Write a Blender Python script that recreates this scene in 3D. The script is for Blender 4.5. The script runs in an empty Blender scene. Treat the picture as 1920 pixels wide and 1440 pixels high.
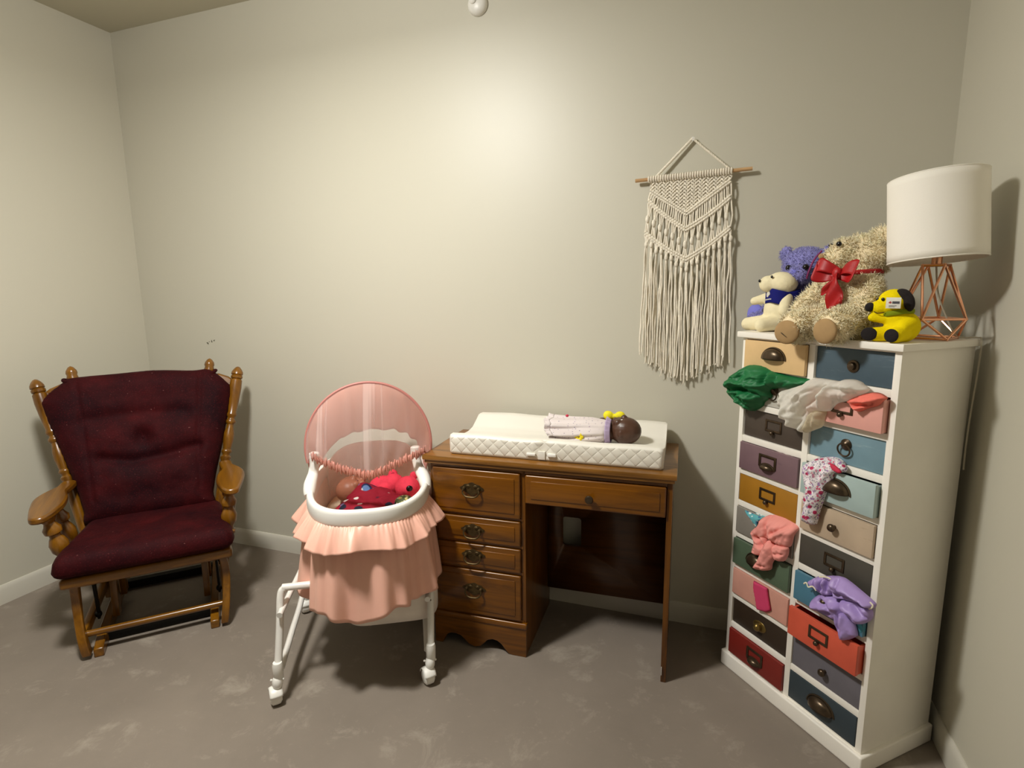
import bpy, bmesh, math, random
import numpy as np
from mathutils import Vector, Matrix, geometry, noise

C = bpy.context.scene.collection
PI = math.pi
V3 = Vector

# ------------------------------------------------------------------ materials
def lin(h):
    h = h.lstrip('#')
    o = []
    for i in (0, 2, 4):
        c = int(h[i:i+2], 16) / 255
        o.append(c/12.92 if c <= .04045 else ((c+.055)/1.055)**2.4)
    return (o[0], o[1], o[2], 1.0)

def new_mat(name):
    m = bpy.data.materials.new(name); m.use_nodes = True
    nt = m.node_tree
    return m, nt, nt.nodes['Principled BSDF']

def tex_coord(nt, scale=(1, 1, 1), rot=(0, 0, 0)):
    tc = nt.nodes.new('ShaderNodeTexCoord'); mp = nt.nodes.new('ShaderNodeMapping')
    mp.inputs['Scale'].default_value = scale; mp.inputs['Rotation'].default_value = rot
    nt.links.new(tc.outputs['Object'], mp.inputs['Vector'])
    return mp.outputs['Vector']

def noise_node(nt, vec, scale, detail=3, rough=.55, dist=0):
    n = nt.nodes.new('ShaderNodeTexNoise')
    n.inputs['Scale'].default_value = scale; n.inputs['Detail'].default_value = detail
    n.inputs['Roughness'].default_value = rough; n.inputs['Distortion'].default_value = dist
    nt.links.new(vec, n.inputs['Vector'])
    return n.outputs['Fac']

def ramp(nt, fac, stops, interp='LINEAR'):
    r = nt.nodes.new('ShaderNodeValToRGB'); r.color_ramp.interpolation = interp
    el = r.color_ramp.elements
    while len(el) < len(stops): el.new(.5)
    for e, (p, c) in zip(el, stops):
        e.position = p; e.color = c
    nt.links.new(fac, r.inputs['Fac'])
    return r.outputs['Color']

def mix(nt, fac, a, b):
    n = nt.nodes.new('ShaderNodeMix'); n.data_type = 'RGBA'
    if isinstance(fac, float): n.inputs['Factor'].default_value = fac
    else: nt.links.new(fac, n.inputs['Factor'])
    for s, v in (('A', a), ('B', b)):
        i = [x for x in n.inputs if x.name == s and x.type == 'RGBA'][0]
        if isinstance(v, tuple): i.default_value = v
        else: nt.links.new(v, i)
    return [x for x in n.outputs if x.type == 'RGBA'][0]

def bump(nt, b, h, strength, dist=.002):
    n = nt.nodes.new('ShaderNodeBump'); n.inputs['Strength'].default_value = strength
    n.inputs['Distance'].default_value = dist
    nt.links.new(h, n.inputs['Height']); nt.links.new(n.outputs['Normal'], b.inputs['Normal'])

def shade(c, k):
    return (min(1, c[0]*k), min(1, c[1]*k), min(1, c[2]*k), 1)

def pm(name, col, rough=.5, metal=0.0, var=0.0, vs=20, bs=0, bst=.2, bd=.002, sheen=0, coat=0, spec=.5, sss=0):
    m, nt, b = new_mat(name)
    c = lin(col) if isinstance(col, str) else col
    b.inputs['Base Color'].default_value = c
    b.inputs['Roughness'].default_value = rough; b.inputs['Metallic'].default_value = metal
    b.inputs['Specular IOR Level'].default_value = spec
    if sheen:
        b.inputs['Sheen Weight'].default_value = sheen; b.inputs['Sheen Roughness'].default_value = .4
        b.inputs['Sheen Tint'].default_value = shade(c, 1.5)
    if coat:
        b.inputs['Coat Weight'].default_value = coat; b.inputs['Coat Roughness'].default_value = .15
    if var or bs: vec = tex_coord(nt)
    if var:
        f = noise_node(nt, vec, vs, 4)
        nt.links.new(ramp(nt, f, [(.3, shade(c, 1-var)), (.7, shade(c, 1+var))]), b.inputs['Base Color'])
    if bs: bump(nt, b, noise_node(nt, vec, bs, 3), bst, bd)
    return m

def wood(name, dark, light, axis=0, rough=.35, coat=.3, fine=1.0):
    m, nt, b = new_mat(name)
    s = [14*fine]*3; s[axis] = 1.3*fine
    vec = tex_coord(nt, tuple(s))
    f = noise_node(nt, vec, 1.6, 6, .6, 1.1)
    s2 = [90*fine]*3; s2[axis] = 4*fine
    f2 = noise_node(nt, tex_coord(nt, tuple(s2)), 1.2, 3)
    c = ramp(nt, f, [(.28, lin(dark)), (.55, lin(light)), (.75, shade(lin(light), 1.12))])
    c2 = ramp(nt, f2, [(.35, (.72, .68, .62, 1)), (.6, (1, 1, 1, 1))])
    mx = nt.nodes.new('ShaderNodeMix'); mx.data_type = 'RGBA'; mx.blend_type = 'MULTIPLY'
    mx.inputs['Factor'].default_value = .6
    A = [x for x in mx.inputs if x.type == 'RGBA']
    nt.links.new(c, A[0]); nt.links.new(c2, A[1])
    nt.links.new([x for x in mx.outputs if x.type == 'RGBA'][0], b.inputs['Base Color'])
    b.inputs['Roughness'].default_value = rough; b.inputs['Coat Weight'].default_value = coat
    b.inputs['Coat Roughness'].default_value = .2
    bump(nt, b, f2, .08, .001)
    return m

def distressed(name, col, worn, amt=.35, rough=.5):
    m, nt, b = new_mat(name)
    c = lin(col)
    f = noise_node(nt, tex_coord(nt, (5, 30, 40)), 2.2, 7, .7, .5)
    f2 = noise_node(nt, tex_coord(nt), 9, 3)
    base = ramp(nt, f2, [(.3, shade(c, .88)), (.7, shade(c, 1.08))])
    k = ramp(nt, f, [(.60, (0, 0, 0, 1)), (.74, (1, 1, 1, 1))])
    mm = nt.nodes.new('ShaderNodeMath'); mm.operation = 'MULTIPLY'; mm.inputs[1].default_value = amt
    nt.links.new(k, mm.inputs[0])
    nt.links.new(mix(nt, mm.outputs[0], base, lin(worn)), b.inputs['Base Color'])
    b.inputs['Roughness'].default_value = rough
    bump(nt, b, f, .1, .001)
    return m

def sheer(name, col, alpha=.4, rough=.7, fs=0, through=.4):
    m, nt, b = new_mat(name)
    nt.nodes.remove(b)
    out = nt.nodes['Material Output']
    d = nt.nodes.new('ShaderNodeBsdfDiffuse'); t = nt.nodes.new('ShaderNodeBsdfTranslucent')
    tr = nt.nodes.new('ShaderNodeBsdfTransparent')
    c = lin(col)
    d.inputs['Color'].default_value = c; t.inputs['Color'].default_value = c
    m1 = nt.nodes.new('ShaderNodeMixShader'); m1.inputs[0].default_value = through
    nt.links.new(d.outputs[0], m1.inputs[1]); nt.links.new(t.outputs[0], m1.inputs[2])
    m2 = nt.nodes.new('ShaderNodeMixShader'); m2.inputs[0].default_value = alpha
    nt.links.new(tr.outputs[0], m2.inputs[1]); nt.links.new(m1.outputs[0], m2.inputs[2])
    if fs:
        f = noise_node(nt, tex_coord(nt, (fs, fs*.03, fs*.02)), 1, 2)
        r = ramp(nt, f, [(.35, (alpha*.9,)*3+(1,)), (.60, (alpha*1.05,)*3+(1,)), (.68, (min(1, alpha*1.9),)*3+(1,))])
        nt.links.new(r, m2.inputs[0])
    nt.links.new(m2.outputs[0], out.inputs['Surface'])
    return m

def cloth(name, col, rough=.8, trans=.15, sheen=.3, spec=.2, var=.05, bs=250, bst=.15):
    return pm(name, col, rough, var=var, vs=15, bs=bs, bst=bst, bd=.0006, sheen=sheen, spec=spec)

def dots(name, base, cells, scale, size, rough=.8, rnd=.9):
    """fabric printed with scattered spots: cells = list of colours"""
    m, nt, b = new_mat(name)
    vec = tex_coord(nt)
    col = lin(base)
    for i, (c, sc, sz) in enumerate(cells):
        v = nt.nodes.new('ShaderNodeTexVoronoi'); v.inputs['Scale'].default_value = sc
        v.inputs['Randomness'].default_value = rnd
        off = nt.nodes.new('ShaderNodeVectorMath'); off.operation = 'ADD'
        off.inputs[1].default_value = (3.1*i, 1.7*i, 5.3*i)
        nt.links.new(vec, off.inputs[0]); nt.links.new(off.outputs[0], v.inputs['Vector'])
        k = ramp(nt, v.outputs['Distance'], [(sz*.8, (1, 1, 1, 1)), (sz, (0, 0, 0, 1))])
        col = mix(nt, k, col, lin(c))
    nt.links.new(col, b.inputs['Base Color'])
    b.inputs['Roughness'].default_value = rough; b.inputs['Specular IOR Level'].default_value = .2
    return m

M = {}
# wall paint: satin finish with faint roller texture
M['wall'] = pm('wall_paint', '#cac5b4', .45, bs=160, bst=.05, bd=.001, spec=.55)
M['ceil'] = pm('ceiling_paint', '#c9c4b0', .8, bs=120, bst=.1, bd=.001)
M['trim'] = pm('trim_paint', '#cdc8ba', .4)
def floor_mat():
    m, nt, b = new_mat('floor_vinyl')
    vec = tex_coord(nt)
    f = noise_node(nt, vec, 1.6, 6, .6)
    base = ramp(nt, f, [(.3, lin('#7b7166')), (.7, lin('#8a7f73'))])
    f2 = noise_node(nt, vec, 7, 8, .7, .4)
    k = ramp(nt, f2, [(.55, (0, 0, 0, 1)), (.70, (.7, .7, .7, 1))])
    c = mix(nt, k, base, lin('#a2988a'))
    f3 = noise_node(nt, vec, 60, 4, .7)
    k3 = ramp(nt, f3, [(.62, (0, 0, 0, 1)), (.75, (.5, .5, .5, 1))])
    c = mix(nt, k3, c, lin('#968b7d'))
    nt.links.new(c, b.inputs['Base Color'])
    b.inputs['Roughness'].default_value = .55; b.inputs['Specular IOR Level'].default_value = .25
    bump(nt, b, f3, .12, .002)
    return m
M['floor'] = floor_mat()
M['oak'] = wood('honey_oak', '#5a3505', '#7f520a', 2, .3, .35)
M['oakx'] = wood('honey_oak_across', '#5a3505', '#7f520a', 0, .3, .35)
M['oaky'] = wood('honey_oak_along', '#5a3505', '#7f520a', 1, .3, .35)
M['pinex'] = wood('stained_pine_across', '#4a2700', '#784702', 0, .32, .35)
M['pinez'] = wood('stained_pine_upright', '#462400', '#6e4002', 2, .32, .35)
M['piney'] = wood('stained_pine_depth', '#462400', '#6e4002', 1, .32, .35)
M['pinetop'] = wood('stained_pine_top', '#65400f', '#8a5c22', 0, .35, .3)
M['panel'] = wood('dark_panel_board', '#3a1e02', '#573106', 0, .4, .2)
def velvet_mat():
    m, nt, b = new_mat('maroon_velvet')
    vec = tex_coord(nt)
    f = noise_node(nt, vec, 7, 5, .6)
    base = ramp(nt, f, [(.3, lin('#1e0308')), (.55, lin('#310609')), (.75, lin('#420a0d'))])
    v = nt.nodes.new('ShaderNodeTexVoronoi'); v.inputs['Scale'].default_value = 130; nt.links.new(vec, v.inputs['Vector'])
    k = ramp(nt, v.outputs['Distance'], [(.10, (.5, .5, .5, 1)), (.3, (0, 0, 0, 1))])
    base = mix(nt, k, base, lin('#5c141a'))
    l = noise_node(nt, vec, 95, 2, .5)
    k2 = ramp(nt, l, [(.73, (0, 0, 0, 1)), (.78, (.6, .6, .6, 1))])
    nt.links.new(mix(nt, k2, base, lin('#8c5a56')), b.inputs['Base Color'])
    b.inputs['Roughness'].default_value = .75; b.inputs['Specular IOR Level'].default_value = .12
    b.inputs['Sheen Weight'].default_value = .06; b.inputs['Sheen Tint'].default_value = lin('#7c2a2e')
    bump(nt, b, v.outputs['Distance'], .35, .002)
    return m
M['velvet'] = velvet_mat()
M['velvet_lint'] = pm('lint', '#8a5a5a', .9)
M['blackmetal'] = pm('black_metal', '#15130f', .5, metal=.6)
M['white'] = pm('white_plastic', '#efece4', .35)
M['whitemetal'] = pm('white_enamel', '#e6e2da', .3, coat=.3)
M['whitemat'] = cloth('white_liner', '#efe4d8', .8)
M['pinkliner'] = cloth('pale_pink_liner', '#f0dccf', .7)
M['mattress'] = cloth('cream_sheet', '#e6d2b4', .85)
M['satin'] = pm('pink_satin', '#efb7a2', .42, var=.04, vs=8, bs=60, bst=.12, bd=.004, sheen=.2, spec=.4)
M['satindark'] = pm('dusty_pink_satin', '#c98979', .5, var=.1, vs=30)
M['canopy'] = sheer('pink_canopy_cloth', '#f4cdc0', .92, through=.62)
M['net'] = sheer('sheer_pink_net', '#f6e6e0', .26, fs=26)
M['hoop'] = pm('pink_piping', '#b9766c', .55)
def quilt_mat():
    m, nt, b = new_mat('quilted_white_vinyl')
    b.inputs['Base Color'].default_value = lin('#e6e0d2'); b.inputs['Roughness'].default_value = .42
    tc = nt.nodes.new('ShaderNodeTexCoord'); sp = nt.nodes.new('ShaderNodeSeparateXYZ')
    nt.links.new(tc.outputs['Object'], sp.inputs[0])
    def mth(op, a, c):
        n = nt.nodes.new('ShaderNodeMath'); n.operation = op
        for i, v in enumerate((a, c)):
            if v is None: continue
            if isinstance(v, (int, float)): n.inputs[i].default_value = v
            else: nt.links.new(v, n.inputs[i])
        return n.outputs[0]
    z = mth('ADD', sp.outputs['Z'], sp.outputs['Y'])
    p = mth('MULTIPLY', mth('ADD', sp.outputs['X'], z), 75)
    q = mth('MULTIPLY', mth('SUBTRACT', sp.outputs['X'], z), 75)
    h = mth('MULTIPLY', mth('ABSOLUTE', mth('SINE', p, None), None), mth('POWER', mth('ABSOLUTE', mth('SINE', q, None), None), .35))
    h = mth('POWER', h, .5)
    bump(nt, b, h, .55, .006)
    return m
M['quilt'] = quilt_mat()
M['vinyl'] = pm('white_vinyl', '#e6e1d5', .42, bs=30, bst=.05, bd=.004)
M['brass'] = pm('antique_brass', '#55452a', .5, metal=.75, var=.35, vs=90)
M['bronze'] = pm('dark_bronze', '#564838', .32, metal=.75, var=.2, vs=60)
M['gold'] = pm('aged_gold', '#8a7340', .35, metal=.85)
M['cabwhite'] = pm('white_cabinet_paint', '#f6f0e4', .5, var=.03, vs=6, bs=40, bst=.05)
M['cabside'] = M['cabwhite']
M['shadewhite'] = pm('white_lampshade', '#f8f2e6', .75, bs=300, bst=.1)
M['copper'] = pm('rose_copper', '#f2b48e', .26, metal=1.0)
M['bulbwhite'] = pm('frosted_glass', '#e8e4da', .3)
M['cord'] = pm('clear_cord', '#b9b09b', .3)
M['rope'] = pm('cotton_rope', '#efe6d4', .9, var=.1, vs=60, bs=500, bst=.5, bd=.001)
M['dowel'] = wood('pale_dowel', '#b58a58', '#d0a878', 0, .5, 0)
M['skin_dark'] = pm('dark_brown_vinyl', '#4f3426', .36, spec=.45)
M['skin_mid'] = pm('brown_vinyl', '#a06a52', .42, spec=.35)
M['eyewhite'] = pm('eye_white', '#e8e2d6', .2)
M['black'] = pm('black_plastic', '#0c0a0a', .2)
M['lip'] = pm('doll_lip', '#7d4438', .4)
M['blkplush'] = pm('black_plush', '#1a1212', .95, bs=300, bst=.4, sheen=.1)
M['yellow'] = pm('yellow_plush', '#f2d800', .85, var=.06, vs=25, bs=350, bst=.5, bd=.002, sheen=.1, spec=.15)
M['yellowcloth'] = pm('yellow_bow_cloth', '#efe01a', .7)
M['green_scarf'] = cloth('green_scarf_cloth', '#7f8d12')
M['beartan'] = pm('cream_fur_base', '#f0ddb6', .95, var=.12, vs=40, bs=150, bst=.6, bd=.004, spec=.1)
M['fur'] = pm('cream_fur', '#fbe9c6', .85, var=.15, vs=30, spec=.2)
M['sole'] = pm('tan_suede', '#a5855a', .9, var=.08, vs=30)
M['purple'] = pm('lavender_fur', '#8a87c2', .9, var=.22, vs=60, bs=180, bst=.7, bd=.004, spec=.1)
M['purplefur'] = pm('lavender_fur_strand', '#a3a1d4', .85, spec=.15)
M['purplelight'] = pm('lavender_cloth', '#7f7fd6', .85)
M['cream'] = pm('cream_plush', '#f0e4be', .92, var=.05, vs=40, bs=200, bst=.4, bd=.002, spec=.1)
M['navy'] = cloth('navy_bandana', '#161a6e', sheen=.1)
M['redribbon'] = pm('red_ribbon', '#a80a10', .5, var=.15, vs=20, sheen=.2)
M['paper'] = pm('tag_card', '#d8d4c8', .6)
M['ink'] = pm('tag_ink', '#44444c', .6)
M['inkred'] = pm('tag_red_ink', '#b04038', .6)
M['thread'] = pm('magenta_thread', '#8d2f68', .7)
M['hotplush'] = pm('hot_pink_plush', '#e8475c', .9, var=.08, vs=40, bs=250, bst=.5, bd=.002, spec=.1)
M['blanket'] = dots('printed_crimson_blanket', '#8c1a2c', [('#232a4c', 13, .30), ('#1c2030', 15, .27), ('#d9d4cf', 17, .20), ('#5f7fae', 12, .22)], 20, .3)
M['babyprint'] = dots('dotted_dress_cloth', '#ddd2cf', [('#8f8496', 75, .17), ('#b9a5b3', 60, .16)], 60, .2)
M['yprint'] = pm('yellow_patch', '#e8d21c', .8)
M['lilac'] = cloth('lilac_trim', '#b9a6c6')
M['greencloth'] = pm('green_satin_cloth', '#0f6a38', .55, var=.12, vs=14, sheen=.15, bs=40, bst=.1)
M['tulle'] = sheer('white_tulle', '#f6f3ea', .82)
M['tullebeige'] = sheer('cream_tulle', '#e8dcc0', .72)
M['coral'] = cloth('coral_jersey', '#ee7b6b')
M['knit'] = cloth('pink_fleece', '#ec9a90', .9, sheen=.5)
M['tealprint'] = dots('teal_print_cloth', '#5fa7ad', [('#dfe6e4', 60, .38), ('#3e6f96', 45, .3)], 40, .3)
M['floral'] = dots('floral_leggings_cloth', '#e9e0e2', [('#8f8d99', 150, .36), ('#a884b4', 78, .3), ('#c9869b', 66, .26), ('#b9305a', 46, .30), ('#d8607c', 46, .17), ('#5a5560', 190, .25)], 40, .3)
M['hot'] = cloth('hot_pink_strap_cloth', '#cc4268', .7)
M['lav'] = pm('lavender_satin', '#a58cc6', .42, var=.06, vs=20, sheen=.3, spec=.45)
M['lavtrim'] = cloth('cream_lace', '#e6dcc0')
M['tealbit'] = cloth('teal_lining', '#4e8fa0')
M['redbit'] = cloth('red_lining', '#c83a52')
M['hole'] = pm('dark_void', '#0b0806', .9)
M['mark'] = pm('wall_scuff', '#5b5847', .9)

# ------------------------------------------------------------------ mesh builder
class MB:
    def __init__(s): s.bm = bmesh.new(); s.mi = 0
    def _mark(s, before):
        for f in s.bm.faces:
            if f.index == -1 or f.index >= before: f.material_index = s.mi
    def _begin(s):
        s.bm.faces.index_update(); return len(s.bm.faces)
    def _end(s, n):
        for i, f in enumerate(s.bm.faces):
            if i >= n: f.material_index = s.mi
    def box(s, lo, hi, bev=0.0, rot=None, piv=None, seg=2):
        n = s._begin()
        lo = V3(lo); hi = V3(hi); c = (lo+hi)/2; d = hi-lo
        mt = Matrix.Translation(c) @ Matrix.Diagonal((d.x, d.y, d.z, 1))
        if rot is not None:
            p = V3(piv) if piv is not None else c
            mt = Matrix.Translation(p) @ rot.to_4x4() @ Matrix.Translation(-p) @ mt
        r = bmesh.ops.create_cube(s.bm, size=1, matrix=mt)
        if bev > 0:
            es = list({e for v in r['verts'] for e in v.link_edges})
            bmesh.ops.bevel(s.bm, geom=es, offset=bev, segments=seg, affect='EDGES', profile=.6)
        s._end(n); return s
    def tube(s, pts, rad, n=8, closed=False, caps=True, flat=1.0):
        nf = s._begin()
        P = [V3(p) for p in pts]; N = len(P)
        R = rad if isinstance(rad, (list, tuple)) else [rad]*N
        T = []
        for i in range(N):
            if closed: t = P[(i+1) % N]-P[i-1]
            else: t = P[min(i+1, N-1)]-P[max(i-1, 0)]
            if t.length < 1e-9: t = V3((0, 0, 1))
            T.append(t.normalized())
        a = T[0].orthogonal().normalized()
        if abs(T[0].z) < .9: a = (V3((0, 0, 1))-T[0]*T[0].z).normalized()
        rings = []
        for i in range(N):
            a = (a-T[i]*a.dot(T[i]))
            a = a.normalized() if a.length > 1e-6 else T[i].orthogonal().normalized()
            b = T[i].cross(a)
            rings.append([s.bm.verts.new(P[i]+(a*math.cos(2*PI*k/n)+b*math.sin(2*PI*k/n)*flat)*R[i]) for k in range(n)])
        m = N if closed else N-1
        for i in range(m):
            A, B = rings[i], rings[(i+1) % N]
            for k in range(n):
                s.bm.faces.new((A[k], A[(k+1) % n], B[(k+1) % n], B[k]))
        if caps and not closed:
            s.bm.faces.new(rings[0][::-1]); s.bm.faces.new(rings[-1])
        s._end(nf); return s
    def lathe(s, prof, base=(0, 0, 0), axis=(0, 0, 1), n=20):
        nf = s._begin()
        q = V3((0, 0, 1)).rotation_difference(V3(axis).normalized()); base = V3(base)
        rings = []
        for r, z in prof:
            rings.append([s.bm.verts.new(base+q @ V3((max(r, 1e-5)*math.cos(2*PI*k/n), max(r, 1e-5)*math.sin(2*PI*k/n), z))) for k in range(n)])
        for A, B in zip(rings, rings[1:]):
            for k in range(n): s.bm.faces.new((A[k], A[(k+1) % n], B[(k+1) % n], B[k]))
        s.bm.faces.new(rings[0][::-1]); s.bm.faces.new(rings[-1])
        s._end(nf); return s
    def ell(s, c, r, rot=None, u=20, v=12):
        nf = s._begin()
        if isinstance(r, (int, float)): r = (r, r, r)
        mt = Matrix.Translation(V3(c)) @ (rot.to_4x4() if rot is not None else Matrix.Identity(4)) @ Matrix.Diagonal((r[0], r[1], r[2], 1))
        bmesh.ops.create_uvsphere(s.bm, u_segments=u, v_segments=v, radius=1, matrix=mt)
        s._end(nf); return s
    def limb(s, a, b, ra, rb, n=7):
        a = V3(a); b = V3(b)
        for i in range(n):
            t = i/(n-1); s.ell(a.lerp(b, t), ra+(rb-ra)*t, u=14, v=9)
        return s
    def grid(s, fn, nu, nv, cu=False, cv=False):
        nf = s._begin()
        g = [[s.bm.verts.new(V3(fn(i/(nu if cu else nu-1), j/(nv if cv else nv-1)))) for j in range(nv)] for i in range(nu)]
        for i in range(nu if cu else nu-1):
            for j in range(nv if cv else nv-1):
                a, b = (i+1) % nu, (j+1) % nv
                s.bm.faces.new((g[i][j], g[a][j], g[a][b], g[i][b]))
        s._end(nf); return s
    def prism(s, poly, mat4, depth):
        """poly in local xy, extruded along local z by depth, placed by mat4"""
        nf = s._begin()
        A = [s.bm.verts.new(mat4 @ V3((x, y, 0))) for x, y in poly]
        B = [s.bm.verts.new(mat4 @ V3((x, y, depth))) for x, y in poly]
        n = len(poly)
        for k in range(n): s.bm.faces.new((A[k], A[(k+1) % n], B[(k+1) % n], B[k]))
        s.bm.faces.new(A[::-1]); s.bm.faces.new(B)
        s._end(nf); return s
    def faces(s, verts, faces):
        nf = s._begin()
        vs = [s.bm.verts.new(V3(v)) for v in verts]
        for f in faces:
            try: s.bm.faces.new([vs[i] for i in f])
            except ValueError: pass
        s._end(nf); return s
    def build(s, name, mats, parent=None, ang=40, sub=0, solid=0, remesh=0, smooth=0, bevel=0):
        me = bpy.data.meshes.new(name)
        bmesh.ops.recalc_face_normals(s.bm, faces=s.bm.faces[:])
        s.bm.to_mesh(me); s.bm.free()
        if not isinstance(mats, (list, tuple)): mats = [mats]
        for m in mats: me.materials.append(m)
        me.polygons.foreach_set('use_smooth', [True]*len(me.polygons))
        if ang < 180: me.set_sharp_from_angle(angle=math.radians(ang))
        o = bpy.data.objects.new(name, me); C.objects.link(o)
        if parent is not None: o.parent = parent
        if bevel:
            b = o.modifiers.new('bevel', 'BEVEL'); b.width = bevel; b.segments = 2; b.limit_method = 'ANGLE'
        if remesh:
            r = o.modifiers.new('remesh', 'REMESH'); r.mode = 'VOXEL'; r.voxel_size = remesh; r.use_smooth_shade = True
        if smooth:
            sm = o.modifiers.new('smooth', 'SMOOTH'); sm.factor = .5; sm.iterations = smooth
        if solid:
            sd = o.modifiers.new('solid', 'SOLIDIFY'); sd.thickness = solid; sd.offset = 0
        if sub:
            sb = o.modifiers.new('sub', 'SUBSURF'); sb.levels = sub; sb.render_levels = sub
        return o

def thing(name, label, cat, loc=(0, 0, 0), rz=0, group=None):
    o = bpy.data.objects.new(name, None); C.objects.link(o)
    o.empty_display_size = .05
    o.location = loc; o.rotation_euler = (0, 0, rz)
    o['label'] = label; o['category'] = cat
    if group: o['group'] = group
    return o
def tag(o, label, cat, group=None):
    o['label'] = label; o['category'] = cat
    if group: o['group'] = group
    return o
def struct(o, label=None, cat=None):
    o['kind'] = 'structure'
    if label: o['label'] = label
    if cat: o['category'] = cat
    return o
def lab(o, label): o['label'] = label; return o

def bez(pts, n=8, closed=False):
    """Catmull-Rom through points"""
    P = [V3(p) for p in pts]; out = []; N = len(P)
    for i in range(N if closed else N-1):
        if closed: p0, p1, p2, p3 = P[i-1], P[i], P[(i+1) % N], P[(i+2) % N]
        else: p0, p1, p2, p3 = P[max(i-1, 0)], P[i], P[i+1], P[min(i+2, N-1)]
        for k in range(n):
            t = k/n
            out.append(.5*((2*p1)+(p2-p0)*t+(2*p0-5*p1+4*p2-p3)*t*t+(3*p1-p0-3*p2+p3)*t**3))
    if not closed: out.append(P[-1])
    return out

def seg_dist(px, pz, a, b):
    ax, az = a; bx, bz = b
    dx, dz = bx-ax, bz-az; L = dx*dx+dz*dz+1e-12
    t = np.clip(((px-ax)*dx+(pz-az)*dz)/L, 0, 1)
    return np.hypot(px-(ax+t*dx), pz-(az+t*dz))

def puffy(name, outline, th, mat, parent=None, soft=None, folds=(), yfun=None, res=.005, back=.3, namp=.0, nsc=40, seed=0, xf=None, round_=True, ridge=None):
    """a stuffed or rumpled cloth volume: an outline in (x, z) that bulges towards -y by th, with fold lines
    folds = (polyline, height, width); yfun(x, z) shifts the whole cloth in depth (so it can bend over an edge)"""
    P = [(p.x, p.y) for p in bez([(x, z, 0) for x, z in outline], 5, True)] if round_ else outline
    # even resample of the boundary
    B = []
    n = len(P)
    for i in range(n):
        a = V3((P[i][0], P[i][1])); b = V3((P[(i+1) % n][0], P[(i+1) % n][1]))
        k = max(1, int((b-a).length/res))
        for j in range(k): B.append(a.lerp(b, j/k))
    bx = np.array([p.x for p in B]); bz = np.array([p.y for p in B])
    rnd = random.Random(seed)
    gx = np.arange(bx.min()+res/2, bx.max(), res); gz = np.arange(bz.min()+res/2, bz.max(), res)
    X, Z = np.meshgrid(gx, gz); X = X.ravel(); Z = Z.ravel()
    inside = np.zeros(len(X), bool); m = len(B); j = m-1
    for i in range(m):
        c = ((bz[i] > Z) != (bz[j] > Z))
        with np.errstate(divide='ignore', invalid='ignore'):
            xi = (bx[j]-bx[i])*(Z-bz[i])/(bz[j]-bz[i])+bx[i]
        inside ^= c & (X < xi); j = i
    X, Z = X[inside], Z[inside]
    D = np.full(len(X), 9.)
    for i in range(m):
        D = np.minimum(D, seg_dist(X, Z, (bx[i-1], bz[i-1]), (bx[i], bz[i])))
    keep = D > res*.45
    X, Z, D = X[keep], Z[keep], D[keep]
    verts2 = [V3((float(a), float(b))) for a, b in zip(bx, bz)]+[V3((float(a), float(b))) for a, b in zip(X, Z)]
    edges = [(i, (i+1) % m) for i in range(m)]
    vo, eo, fo, *_ = geometry.delaunay_2d_cdt(verts2, edges, [], 1, 1e-6)
    vx = np.array([v.x for v in vo]); vz = np.array([v.y for v in vo])
    DD = np.full(len(vx), 9.)
    for i in range(m):
        DD = np.minimum(DD, seg_dist(vx, vz, (bx[i-1], bz[i-1]), (bx[i], bz[i])))
    s = soft or th
    t = np.clip(DD/s, 0, 1)
    bul = th*np.sqrt(np.maximum(0, 1-(1-t)**2))
    fd = np.zeros(len(vx))
    for poly, h, w in folds:
        d = np.full(len(vx), 9.)
        for a, b in zip(poly, poly[1:]): d = np.minimum(d, seg_dist(vx, vz, a, b))
        fd += h*np.exp(-(d/w)**2)
    edge = np.clip(DD/(.35*s), 0, 1)
    if namp:
        nz = np.array([noise.noise(V3((float(a)*nsc, float(b)*nsc, seed*3.7)))+.5*noise.noise(V3((float(a)*nsc*2.3, float(b)*nsc*2.3, seed*1.3+9))) for a, b in zip(vx, vz)])
        fd += namp*nz
    if ridge:   # long soft wrinkles running along one direction
        amp, sc, ang, an = ridge; ca, sa = math.cos(ang), math.sin(ang)
        rg = []
        for a, b in zip(vx, vz):
            p = (a*ca+b*sa)*sc/an; q = (-a*sa+b*ca)*sc
            wq = .7*noise.noise(V3((p*1.1+3, q*.35, seed+.5)))
            n1 = 1-abs(noise.noise(V3((p, q+wq, seed*2.1))))*2.2
            n2 = 1-abs(noise.noise(V3((p*1.7+5, q*2.2+wq*2, seed*1.3+4))))*2.2
            rg.append(max(-.6, n1)*.65+max(-.6, n2)*.35)
        fd += amp*(np.array(rg)-.25)
    off = np.array([yfun(float(a), float(b)) for a, b in zip(vx, vz)]) if yfun else np.zeros(len(vx))
    front = off-bul-fd*edge
    rear = off+bul*back
    onb = DD < 1e-5
    verts = []; idf = {}; idb = {}
    for i in range(len(vx)):
        p = V3((vx[i], front[i], vz[i])); idf[i] = len(verts); verts.append(p)
        if onb[i]: idb[i] = idf[i]
        else:
            idb[i] = len(verts); verts.append(V3((vx[i], rear[i], vz[i])))
    faces = []
    for f in fo:
        faces.append([idf[i] for i in f])
        if not all(onb[i] for i in f): faces.append([idb[i] for i in reversed(f)])
    if xf is not None: verts = [xf @ v for v in verts]
    mb = MB(); mb.faces(verts, faces)
    return mb.build(name, mat, parent, ang=180)

def joined(name, objs, mat, parent):
    """several cloth folds of one garment become one mesh"""
    mb = MB()
    for o in objs:
        mb.bm.from_mesh(o.data); me = o.data
        bpy.data.objects.remove(o); bpy.data.meshes.remove(me)
    return mb.build(name, mat, parent, ang=180)

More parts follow.
